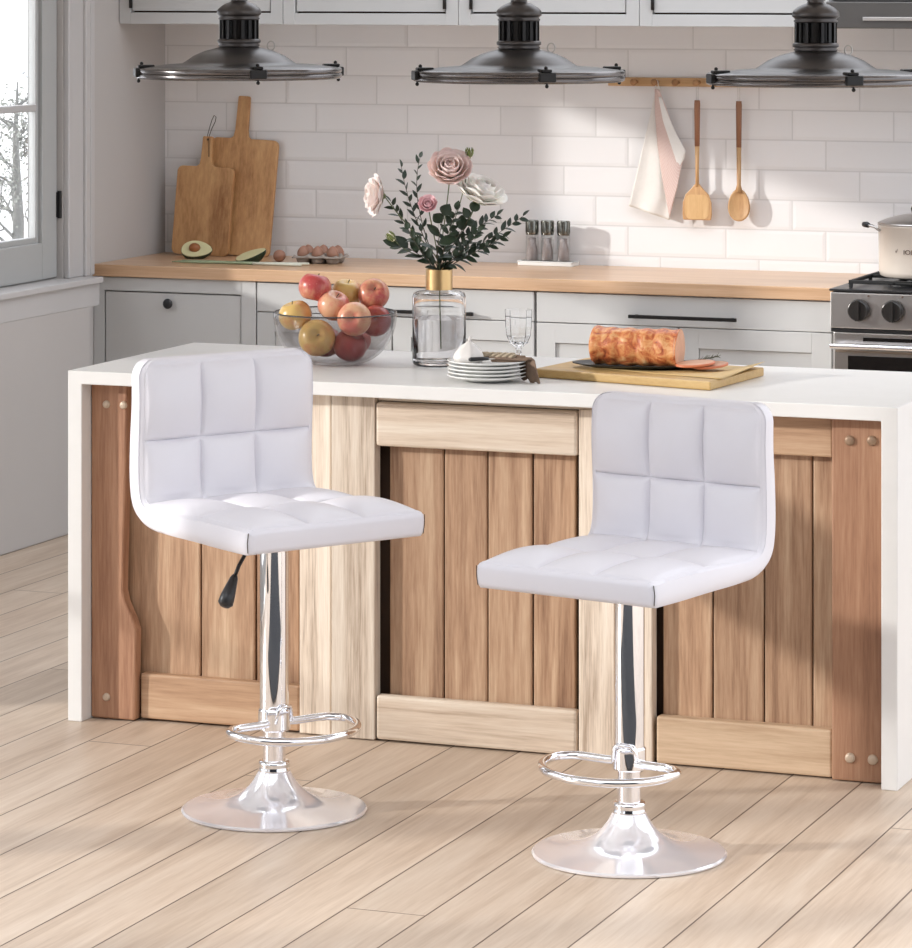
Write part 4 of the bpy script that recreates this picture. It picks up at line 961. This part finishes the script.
def frame_to(d):
    """matrix whose local +Z points along d"""
    d = Vector(d).normalized(); q = Vector((0, 0, 1)).rotation_difference(d); return q.to_matrix().to_4x4()
def petal(mb, Mx, az, tiltr, size, cupc, wide, seed):
    """one cupped petal: base at the centre, opens by tiltr from the axis"""
    rnd = random.Random(seed); ph = rnd.uniform(0, 6)
    Rz = Matrix.Rotation(az, 4, 'Z')
    def fn(u, v):
        x = (u - .5) * 2; w_ = wide * size * (math.sin(PI * (0.12 + 0.74 * v)) ** 0.8)
        # profile: starts outward along tiltr, curls back to vertical by cupc
        th = tiltr - cupc * v; L_ = size * v
        r0 = size * 0.05 + math.sin(tiltr - cupc * v * 0.5) * L_; z0 = math.cos(tiltr - cupc * v * 0.5) * L_
        ang = x * w_ / max(r0, size * 0.28); rr_ = r0 + 0.03 * size * math.sin(3 * x + ph) * v + 0.05 * size * (v ** 4)
        z0 -= 0.10 * size * x * x * v
        return Mx @ (Rz @ Vector((rr_ * math.cos(ang), rr_ * math.sin(ang), z0)))
    mb.grid(fn, 8, 8)
def rose(label, head, d, R_, mt, npet, openness, stem_base, bend, group='roses in the vase'):
    t = thing('rose', label, 'rose', VC, 0, group)
    Mx = Matrix.Translation(Vector(head) - VC) @ frame_to(d)
    mb = MB(); k = 0
    for ly in range(npet):
        f_ = ly / max(npet - 1, 1); cnt = 3 + ly
        for i in range(cnt):
            az = 2 * PI * (i + 0.5 * (ly % 2)) / cnt + ly * 0.7
            tl = 0.18 + openness * f_ ** 0.9; size = R_ * (0.78 + 0.42 * f_)
            petal(mb, Mx @ Matrix.Translation((0, 0, -R_ * 0.55)), az, tl + 0.35, size, 0.55 + 0.75 * (1 - f_) + 0.45, 0.62, k); k += 1
    mb.build('petals', M[mt], t, smooth=True, solid=0.0006)
    sp_ = MB()
    for i in range(5):
        a = 2 * PI * i / 5; Rz = Matrix.Rotation(a, 4, 'Z')
        def fn(u, v):
            w_ = 0.17 * R_ * math.sin(PI * min(0.15 + v * .85, 1)); rr_ = R_ * (0.10 + 0.62 * v); z = -R_ * 0.66 + R_ * 0.22 * v * v - 0.10 * R_ * (u - .5) ** 2
            return Mx @ (Rz @ Vector((rr_, (u - .5) * 2 * w_, z)))
        sp_.grid(fn, 3, 5)
    sp_.ball(Mx @ Vector((0, 0, -R_ * 0.68)), R_ * 0.17, 12, 8); sp_.uv = None
    sp_.build('sepals', M['sepal'], t, smooth=True)
    hb = Mx @ Vector((0, 0, -R_ * 0.75))
    stem(t, hb, stem_base, bend)
    return t
def bez(P, n=14):
    out = []
    for i in range(n + 1):
        t_ = i / n; a = [Vector(p) for p in P]
        while len(a) > 1: a = [a[k].lerp(a[k + 1], t_) for k in range(len(a) - 1)]
        out.append(a[0])
    return out
def stem(t, top, base, bend, r=0.0016, mat='stem'):
    # runs from the water through the neck up to the head (vase-local coordinates)
    nk = Vector((base[0] * 0.25, base[1] * 0.25, 0.235)); lo = Vector((base[0], base[1], 0.045 + base[2]))
    a = bez([nk, nk + Vector((base[0] * -0.3, base[1] * -0.3, 0.07)), Vector(top).lerp(nk, 0.4) + Vector(bend), Vector(top)])
    MB().tube(([lo] if base[2] == 0 else [nk - Vector((0, 0, 0.04))]) + a, r, 7).build('stem', M[mat], t, smooth=True)
    return a
def V3(lat, dep, z): return VC + RT * lat + FW * dep + Vector((0, 0, z - IT))
cam_d = -FW
rose('large blush pink rose at the top of the bouquet', V3(0.028, -0.01, 1.417), cam_d * 0.9 + Vector((0, 0, 0.75)), 0.052, 'pet_pink', 7, 0.95, (0.012, -0.02, 0), (0, 0, -0.02))
rose('small deep pink rose in the middle of the bouquet', V3(-0.029, -0.045, 1.322), cam_d * 1.0 + Vector((0, 0, 0.55)) - RT * 0.1, 0.026, 'pet_rose', 5, 0.75, (-0.02, 0.01, 0.001), (0, 0, 0))
rose('cream white rose at the upper right of the bouquet, seen from behind', V3(0.112, 0.0, 1.362), RT * 0.42 + Vector((0, 0, 1.0)) - FW * 0.35, 0.060, 'pet_cream', 7, 1.1, (-0.015, -0.015, 0.01), (0.0, 0.0, -0.05))
rose('pale blush rose at the far left of the bouquet, turned away in profile', V3(-0.176, 0.0, 1.342), -RT * 1.0 + Vector((0, 0, 0.08)) - FW * 0.25, 0.046, 'pet_blush', 6, 1.15, (0.02, 0.012, 0.001), (0.05, 0, -0.06))
def bud(label, head, d, R_, base, bend):
    t = thing('rose_bud', label, 'rose bud', VC, 0, 'rose buds in the vase')
    Mx = Matrix.Translation(Vector(head) - VC) @ frame_to(d)
    m_ = MB(); m_.lathe([(0, -R_), (R_ * .55, -R_ * .7), (R_ * .72, -R_ * .1), (R_ * .5, R_ * .7), (R_ * .15, R_ * 1.25), (0, R_ * 1.3)], 14, Mx); m_.build('petals', M['pet_cream'], t, smooth=True)
    s_ = MB()
    for i in range(5):
        Rz = Matrix.Rotation(2 * PI * i / 5, 4, 'Z')
        def fn(u, v):
            w_ = 0.42 * R_ * math.sin(PI * min(0.2 + v * .8, 1)); rr_ = R_ * (0.35 + 0.55 * math.sin(PI * v * .8)); return Mx @ (Rz @ Vector((rr_, (u - .5) * 2 * w_, R_ * (-0.9 + 2.5 * v))))
        s_.grid(fn, 3, 6)
    s_.uv = None; s_.build('sepals', M['sepal'], t, smooth=True, solid=0.0005)
    stem(t, Mx @ Vector((0, 0, -R_)), base, bend, 0.0013)
bud('closed green rose bud low at the left of the bouquet', V3(-0.122, -0.02, 1.233), -RT * 0.7 + Vector((0, 0, 0.75)), 0.012, (0.018, -0.008, 0.001), (0.02, 0, -0.03))
bud('closed green rose bud behind the large pink rose', V3(0.078, 0.02, 1.448), RT * 0.1 + Vector((0, 0, 1)), 0.012, (-0.01, 0.018, 0.001), (0.02, 0, -0.02))

def leaf(mb, base, d, L_, w_, droop=0.15, seed=0):
    rnd = random.Random(seed); d = Vector(d).normalized(); up = Vector((rnd.uniform(-.5, .5), rnd.uniform(-.5, .5), 1)) - FW * rnd.uniform(0.2, 1.4)
    side = d.cross(up).normalized(); nrm = side.cross(d).normalized()
    def fn(u, v):
        x = (u - .5) * 2; ww = w_ * (math.sin(PI * v ** 0.85) ** 0.9) * 0.5
        return Vector(base) + d * (L_ * v) + side * (x * ww) + nrm * (-droop * L_ * v * v + 0.25 * ww * abs(x))
    mb.grid(fn, 4, 7)
def sprig(label, pts, n, L_, w_, mt, base, name='foliage_sprig', start=0.35, seed=1, side_angle=0.9):
    t = thing(name, label, 'foliage', VC, 0, 'foliage sprigs in the vase')
    rnd = random.Random(seed)
    nk = Vector((base[0] * 0.25, base[1] * 0.25, 0.235)); P = [nk] + [Vector(p) - VC for p in pts]
    a = bez(P, 18); lo = Vector((base[0], base[1], 0.05 + base[2]))
    MB().tube(a, [0.0016] + [0.0015 - 0.0009 * i / 18 for i in range(18)], 6).build('stem', M['stemd'], t, smooth=True)
    lf = MB()
    for i in range(n):
        f_ = start + (1 - start) * i / (n - 1); x = f_ * 18; k = min(int(x), 17); p = a[k].lerp(a[k + 1], x - k); tg = (a[k + 1] - a[k]).normalized()
        sd = (-1) ** i; q = Matrix.Rotation(sd * (side_angle + rnd.uniform(-.25, .25)) * (0.25 if i == n - 1 else 1), 3, FW + Vector((rnd.uniform(-.6, .6), rnd.uniform(-.6, .6), rnd.uniform(-.4, .4))))
        leaf(lf, p, q @ tg, 1.18 * L_ * rnd.uniform(0.75, 1.15) * (1.0 - 0.25 * f_), w_ * rnd.uniform(.85, 1.15), rnd.uniform(0.0, 0.3), seed * 100 + i)
    lf.uv = None; lf.build('leaves', M[mt], t, smooth=True, solid=0.0004)
G = [
 ('slender sprig rising highest at the upper left of the bouquet', [V3(-0.04, 0, 1.24), V3(-0.075, 0.0, 1.34), V3(-0.050, 0.0, 1.44)], 13, 0.026, 0.010, 'leafblue', (0.012, 0.006, 0.0), 0.4, 11, 0.6),
 ('slender sprig leaning to the upper left beside the small pink rose', [V3(-0.03, -0.01, 1.22), V3(-0.08, -0.01, 1.30), V3(-0.098, 0.0, 1.415)], 15, 0.028, 0.011, 'leafblue', (0.02, -0.004, 0.0), 0.35, 12, 0.6),
 ('leafy sprig curving left below the pale blush rose', [V3(-0.04, 0, 1.20), V3(-0.10, 0.02, 1.27), V3(-0.125, 0.0, 1.325)], 14, 0.030, 0.012, 'leaf', (0.014, 0.014, 0.0), 0.3, 13, 0.7),
 ('long sprig reaching farthest to the right of the bouquet', [V3(0.05, 0, 1.19), V3(0.12, -0.01, 1.215), V3(0.218, 0.0, 1.288)], 22, 0.030, 0.013, 'leafblue', (-0.022, 0.0, 0.0), 0.3, 14, 0.7),
 ('sprig reaching right under the longest one', [V3(0.05, -0.02, 1.18), V3(0.11, -0.02, 1.20), V3(0.165, -0.02, 1.235)], 18, 0.030, 0.014, 'leaf', (-0.016, 0.008, 0.0), 0.25, 15, 0.8),
 ('sprig reaching right toward the cream rose', [V3(0.04, 0.0, 1.22), V3(0.10, 0.0, 1.26), V3(0.150, 0.0, 1.290)], 16, 0.030, 0.014, 'leafblue', (-0.012, -0.012, 0.0), 0.3, 16, 0.8),
 ('bushy sprig in the centre of the bouquet', [V3(0.01, -0.02, 1.20), V3(0.02, -0.02, 1.24), V3(0.045, -0.02, 1.305)], 16, 0.034, 0.017, 'leaf', (-0.006, 0.012, 0.0), 0.1, 17, 0.8),
 ('bushy sprig right of the brass neck', [V3(0.03, -0.03, 1.18), V3(0.07, -0.03, 1.20), V3(0.10, -0.03, 1.25)], 15, 0.032, 0.017, 'leaf', (-0.010, 0.004, 0.0), 0.1, 18, 0.8),
 ('bushy sprig left of the brass neck', [V3(-0.02, -0.03, 1.17), V3(-0.055, -0.03, 1.20), V3(-0.080, -0.02, 1.255)], 13, 0.034, 0.018, 'leaf', (0.010, 0.010, 0.0), 0.1, 19, 0.8),
 ('broad-leaved spray of rose leaves under the small pink rose', [V3(-0.01, -0.03, 1.20), V3(0.0, -0.03, 1.24), V3(0.012, -0.04, 1.292)], 7, 0.048, 0.034, 'leaf', (0.004, -0.014, 0.0), 0.25, 20, 1.0),
 ('broad-leaved spray of rose leaves low at the left', [V3(-0.04, -0.02, 1.18), V3(-0.07, -0.02, 1.21), V3(-0.105, -0.01, 1.212)], 7, 0.052, 0.026, 'leaf', (0.02, 0.0, 0.0), 0.3, 21, 0.7),
 ('broad-leaved spray of rose leaves under the cream rose', [V3(0.02, 0.0, 1.20), V3(0.06, 0.0, 1.24), V3(0.085, 0.0, 1.30)], 7, 0.042, 0.028, 'leaf', (-0.01, -0.02, 0.0), 0.4, 22, 0.8),
]
for (lab, P, n, L_, w_, mt, bs, st, sd, sa) in G: sprig(lab, P, n, L_, w_, mt, bs, 'foliage_sprig' if w_ < 0.022 else 'rose_leaf_spray', st, sd, sa)

# ------------------------------------------------------------------ plates, garlic, napkin, glass
PC = Vector((1.038, 0.300, IT)) - FW * 0.13
for i in range(5):
    p = MB().lathe([(0, 0.0), (0.055, 0.0), (0.060, 0.002), (0.085, 0.0075), (0.100, 0.0125), (0.1015, 0.0145), (0.099, 0.0155), (0.084, 0.011), (0.058, 0.006), (0, 0.005)], 56)
    o_ = p.build('plate', M['china'], smooth=True)
    tag(o_, ['white plate at the bottom of the stack on the island', 'white plate second from the bottom of the stack', 'white plate in the middle of the stack', 'white plate second from the top of the stack', 'white plate on top of the stack, carrying garlic'][i], 'plate', 'stacked white plates', PC + Vector((0.001 * (i % 2), 0, i * 0.0092)))
ga = thing('garlic_bulb', 'white garlic bulb on the top plate', 'garlic', PC + RT * -0.046 + FW * 0.005 + Vector((0, 0, 0.0425)), 0.3)
m_ = MB()
def gb(u, v):
    a = 2 * PI * u; z = v
    r_ = (0.036 * math.sin(PI * (0.08 + 0.92 * v) ** 0.75) ** 0.8) * (1 - 0.25 * v) * (1 + 0.09 * abs(math.sin(a * 3.5))) + 0.004
    if v > 0.8: r_ = r_ * (1 - (v - .8) * 2.4) + 0.0015
    return (r_ * math.cos(a), r_ * math.sin(a), 0.056 * v ** 1.15)
m_.grid(gb, 42, 22); m_.uv = None; m_.build('bulb', M['garlic'], ga, smooth=True)
MB().tube([(0, 0, 0.050), (0.001, 0, 0.060), (0.003, 0, 0.068)], [0.0045, 0.003, 0.002], 8).build('stalk', M['garlic'], ga, smooth=True)
# napkin lying over the stack edge
def nap(u, v):
    # v 0 (on the plate) -> 1 (hanging over the edge down to the worktop)
    fold = 0.0035 * math.sin(u * 16 + v * 2)
    lat = 0.005 + 0.092 * min(v / 0.55, 1) + 0.010 * max(v - .55, 0) / .45 ; wdt = 0.030 + 0.030 * v
    zt = 0.056 if v < 0.55 else 0.056 - (v - .55) / .45 * 0.0535
    if 0.45 < v < 0.62: zt += 0.004
    c = PC + RT * (lat + 0.012 * (u - .5)) - FW * (0.02 + 0.028 * v) + Vector((0, 0, zt + fold + 0.003 * math.sin(u * 7)))
    return c + (-FW * 0.9 + RT * 0.45) * ((u - .5) * 2 * wdt * 0.62) - Vector((0, 0, 0))
g = MB().grid(nap, 36, 26); g.uv = None
tag(g.build('linen_napkin', M['napkin'], smooth=True, solid=0.0025), 'brown linen napkin draped over the right edge of the plates', 'napkin')
rg = thing('napkin_bundle', 'beige twisted linen tie lying on the top plate beside the garlic', 'napkin tie', PC + Vector((0, 0, 0.056)))
for k in range(4):
    q = MB(); pts = []
    for i in range(15):
        t_ = i / 14; pts.append(tuple(RT * (-0.02 + 0.092 * t_) + FW * (0.010 - 0.03 * t_ + 0.010 * math.sin(9 * t_ + k * 1.6)) + Vector((0, 0, 0.005 + 0.0055 * math.cos(9 * t_ + k * 1.6)))))
    q.tube(pts, [0.002] + [0.0052] * 13 + [0.002], 8); q.build('strand', M['beige'], rg, smooth=True)
kf = thing('butter_knife', 'dark handled butter knife lying on the top plate', 'knife', PC + RT * -0.012 - FW * 0.035 + Vector((0, 0, 0.0555)), YAW + 0.12)
MB().tube([(-0.036, 0, 0.0), (-0.03, 0, 0.001), (0.0, 0, 0.002), (0.016, 0, 0.002)], [0.003, 0.0055, 0.005, 0.0035], 10).build('handle', M['black'], kf, smooth=True)
box(0.014, 0.055, -0.005, 0.005, 0.0008, 0.0026).build('blade', M['steel'], kf, bevel=0.0008)
# cut crystal wine glass
wg = thing('wine_glass', 'cut crystal stem glass behind the plates', 'glass', (1.050, 0.500, IT))
def facet(prof, seg=64, k=8, amp=0.05):
    m_ = MB(); m_.lathe(prof, seg)
    return m_
MB().lathe([(0, 0), (0.030, 0), (0.031, 0.002), (0.012, 0.006), (0.0055, 0.012), (0.005, 0.030), (0.008, 0.036), (0.006, 0.042), (0.009, 0.048), (0, 0.050)], 32).build('foot', M['glass'], wg, smooth=True)
MB().lathe([(0, 0.0505), (0.012, 0.052), (0.025, 0.062), (0.033, 0.080), (0.0355, 0.105), (0.037, 0.148), (0.0352, 0.148), (0.0335, 0.105), (0.030, 0.082), (0.022, 0.067), (0.010, 0.059), (0, 0.058)], 10).build('cup', M['glass'], wg)
# ------------------------------------------------------------------ carving board with roast
IT2 = IT + 0.022
cb = [(1.170, 0.285), (1.672, 0.165), (1.705, 0.520), (1.215, 0.600)]
tag(MB().prism(cb, IT, IT2, 'Z').build('carving_board', M['w_bamboo'], bevel=0.004), 'golden bamboo carving board under the roast on the island', 'carving board')
pp = [(1.30, 0.34), (1.685, 0.215), (1.715, 0.49), (1.40, 0.565)]
def paper(u, v):
    A = Vector(pp[0]).lerp(Vector(pp[1]), u); B = Vector(pp[3]).lerp(Vector(pp[2]), u); p = A.lerp(B, v)
    lift = 0.016 * max(0, u - 0.8) / 0.2 * v
    return (p.x, p.y, IT2 + 0.0012 + lift + 0.0006 * math.sin(u * 9 + v * 5))
g = MB().grid(paper, 20, 14); g.uv = None; tag(g.build('parchment_sheet', M['paper'], smooth=True, solid=0.0006), 'yellowish parchment sheet lifting at its corner on the carving board', 'paper')
dish_c = RT * 0 + Vector((1.415, 0.395, IT2 + 0.003))
m_ = MB().lathe([(0, 0), (0.06, 0), (0.085, 0.003), (0.098, 0.008), (0.0985, 0.0105), (0.084, 0.007), (0, 0.004)], 44, Matrix.Diagonal((1.75, 0.85, 1, 1)))
ob = m_.build('serving_dish', M['black'], smooth=True); tag(ob, 'black oval serving dish under the roast', 'dish', None, dish_c + Vector((0, 0, 0.0)), math.radians(12))
ax0 = dish_c + RT * -0.120 + FW * 0.020 + Vector((0, 0, 0.055)); ax1 = dish_c + RT * 0.098 - FW * 0.055 + Vector((0, 0, 0.050))
ra = thing('roast_joint', 'browned rolled roast with a cut face at the right end', 'roast', (ax0 + ax1) / 2 - Vector((0, 0, 0.045)))
m_ = MB(); c0 = (ax0 + ax1) / 2 - Vector((0, 0, 0.045)); dirv = (ax1 - ax0); Lr = dirv.length; dirv = dirv.normalized(); Q = frame_to(dirv)
rnd = random.Random(4); n = 46; k = 48
def rr(t_, a):
    base = 0.047 * (1.0 if 0.05 < t_ else math.sqrt(max(1 - ((0.05 - t_) / 0.05) ** 2, 0)) * 0.35 + 0.65)
    return base * (1 + 0.035 * math.sin(3 * a + 5 * t_) + 0.03 * math.sin(PI * 2 * t_ * 5.2 + 0.6 * math.sin(a)) + 0.012 * math.sin(9 * a + 13 * t_))
vs = []
for i in range(n + 1):
    t_ = i / n
    for j in range(k):
        a = 2 * PI * j / k; r_ = rr(t_, a); vs.append((ax0 - c0) + dirv * (Lr * t_) + Q.to_3x3() @ Vector((r_ * math.cos(a), r_ * math.sin(a), 0)))
fs = [(i * k + j, i * k + (j + 1) % k, (i + 1) * k + (j + 1) % k, (i + 1) * k + j) for i in range(n) for j in range(k)] + [tuple(range(k))[::-1]]
m_.add(vs, fs); m_.build('crust', M['roast'], ra, smooth=True)
m_ = MB(); vs = [(ax0 - c0) + dirv * (Lr + 0.0005) + Q.to_3x3() @ Vector((rr(1, 2 * PI * j / k) * 0.985 * math.cos(2 * PI * j / k), rr(1, 2 * PI * j / k) * 0.985 * math.sin(2 * PI * j / k), 0)) for j in range(k)]
vs2 = [p - dirv * 0.006 for p in vs]
m_.add(vs + vs2, [tuple(range(k)), tuple(range(k, 2 * k))[::-1]] + [(j, (j + 1) % k, (j + 1) % k + k, j + k) for j in range(k)]); m_.build('cut_face', M['meat'], ra)
for i, (lt, dp, tl, lab) in enumerate(((0.135, -0.085, 0.10, 'pink roast slice lying nearest the cut end'), (0.172, -0.075, 0.06, 'pink roast slice lying at the right end of the dish'))):
    t = thing('roast_slice', lab, 'roast slice', dish_c + RT * lt + FW * dp + Vector((0, 0, 0.009 + 0.005 * (1 - i))), 0, 'roast slices', rot=(tl, -0.08, YAW + i * 0.5))
    MB().lathe([(0, 0), (0.040, 0), (0.042, 0.003), (0.040, 0.006), (0, 0.006)], 30, Matrix.Diagonal((1.15, 0.8, 1, 1))).build('meat', M['meat'], t, auto=50)
    MB().lathe([(0.040, -0.0003), (0.0435, 0.001), (0.0435, 0.005), (0.040, 0.0063)], 30, Matrix.Diagonal((1.15, 0.8, 1, 1))).build('crust', M['ham'], t, smooth=True)
rs = thing('rosemary_sprig', 'small rosemary sprig on the roast slices', 'herb', dish_c + RT * 0.165 - FW * 0.050 + Vector((0, 0, 0.020)), YAW)
MB().tube([(-0.03, 0, 0), (0, 0.002, 0.006), (0.03, 0.006, 0.012)], 0.0009, 6).build('stem', M['stemd'], rs)
m_ = MB(); rnd = random.Random(9)
for i in range(26):
    x = -0.025 + 0.055 * i / 25; p = Vector((x, 0.003, 0.005 + x * 0.2)); d_ = Vector((0.5, rnd.uniform(-1, 1), rnd.uniform(-.2, 1))).normalized() * 0.012; m_.tube([p, p + d_], [0.0009, 0.0004], 4)
m_.build('needles', M['rosemary'], rs)

# ------------------------------------------------------------------ light
sun = bpy.data.lights.new('sun', 'SUN'); so_ = bpy.data.objects.new('sun', sun); C.objects.link(so_)
sd = Vector((0.82, 0.50, -0.265)).normalized(); so_.rotation_euler = sd.to_track_quat('-Z', 'Y').to_euler(); so_.location = (-8, -5, 4)
sun.energy = 3.2; sun.angle = math.radians(2.2); sun.color = (1.0, 0.975, 0.935)
wd = bpy.data.worlds.new('sky'); S.world = wd; wd.use_nodes = True; nt = wd.node_tree; bg = nt.nodes['Background']
tc = nt.nodes.new('ShaderNodeTexCoord'); sx_ = nt.nodes.new('ShaderNodeSeparateXYZ'); nt.links.new(tc.outputs['Generated'], sx_.inputs[0])
def wm(op, a, b=0.0):
    o = nt.nodes.new('ShaderNodeMath'); o.operation = op
    for i, v in enumerate((a, b)):
        if isinstance(v, (int, float)): o.inputs[i].default_value = v
        else: nt.links.new(v, o.inputs[i])
    return o.outputs[0]
def wr(v, a, b, c=0.0, d=1.0):
    o = nt.nodes.new('ShaderNodeMapRange'); o.interpolation_type = 'SMOOTHSTEP'; nt.links.new(v, o.inputs[0])
    for i, k in enumerate((a, b, c, d)): o.inputs[i + 1].default_value = k
    return o.outputs[0]
# soft overcast sky, dark band added behind the viewer to darken chrome reflections
az = wm('ARCTAN2', sx_.outputs[1], sx_.outputs[0])
az0 = math.atan2(-math.cos(YAW), math.sin(YAW))
dz = wm('ABSOLUTE', wm('SUBTRACT', az, az0 - 0.10))
band = wm('MULTIPLY', wr(dz, 0.56, 0.40), wr(wm('ABSOLUTE', wm('SUBTRACT', sx_.outputs[2], 0.02)), 0.46, 0.34))
mx = nt.nodes.new('ShaderNodeMix'); mx.data_type = 'RGBA'; mx.inputs[6].default_value = (0.95, 0.985, 1.05, 1); mx.inputs[7].default_value = (0.02, 0.02, 0.022, 1); nt.links.new(band, mx.inputs[0])
nt.links.new(mx.outputs[2], bg.inputs['Color']); nt.links.new(wr(sx_.outputs[2], 0.1, 0.95, 1.45, 3.1), bg.inputs['Strength'])

vs_ = S.view_settings; vs_.view_transform = 'Standard'; vs_.look = 'None'; vs_.exposure = 0.06; vs_.gamma = 1.0; vs_.use_curve_mapping = False
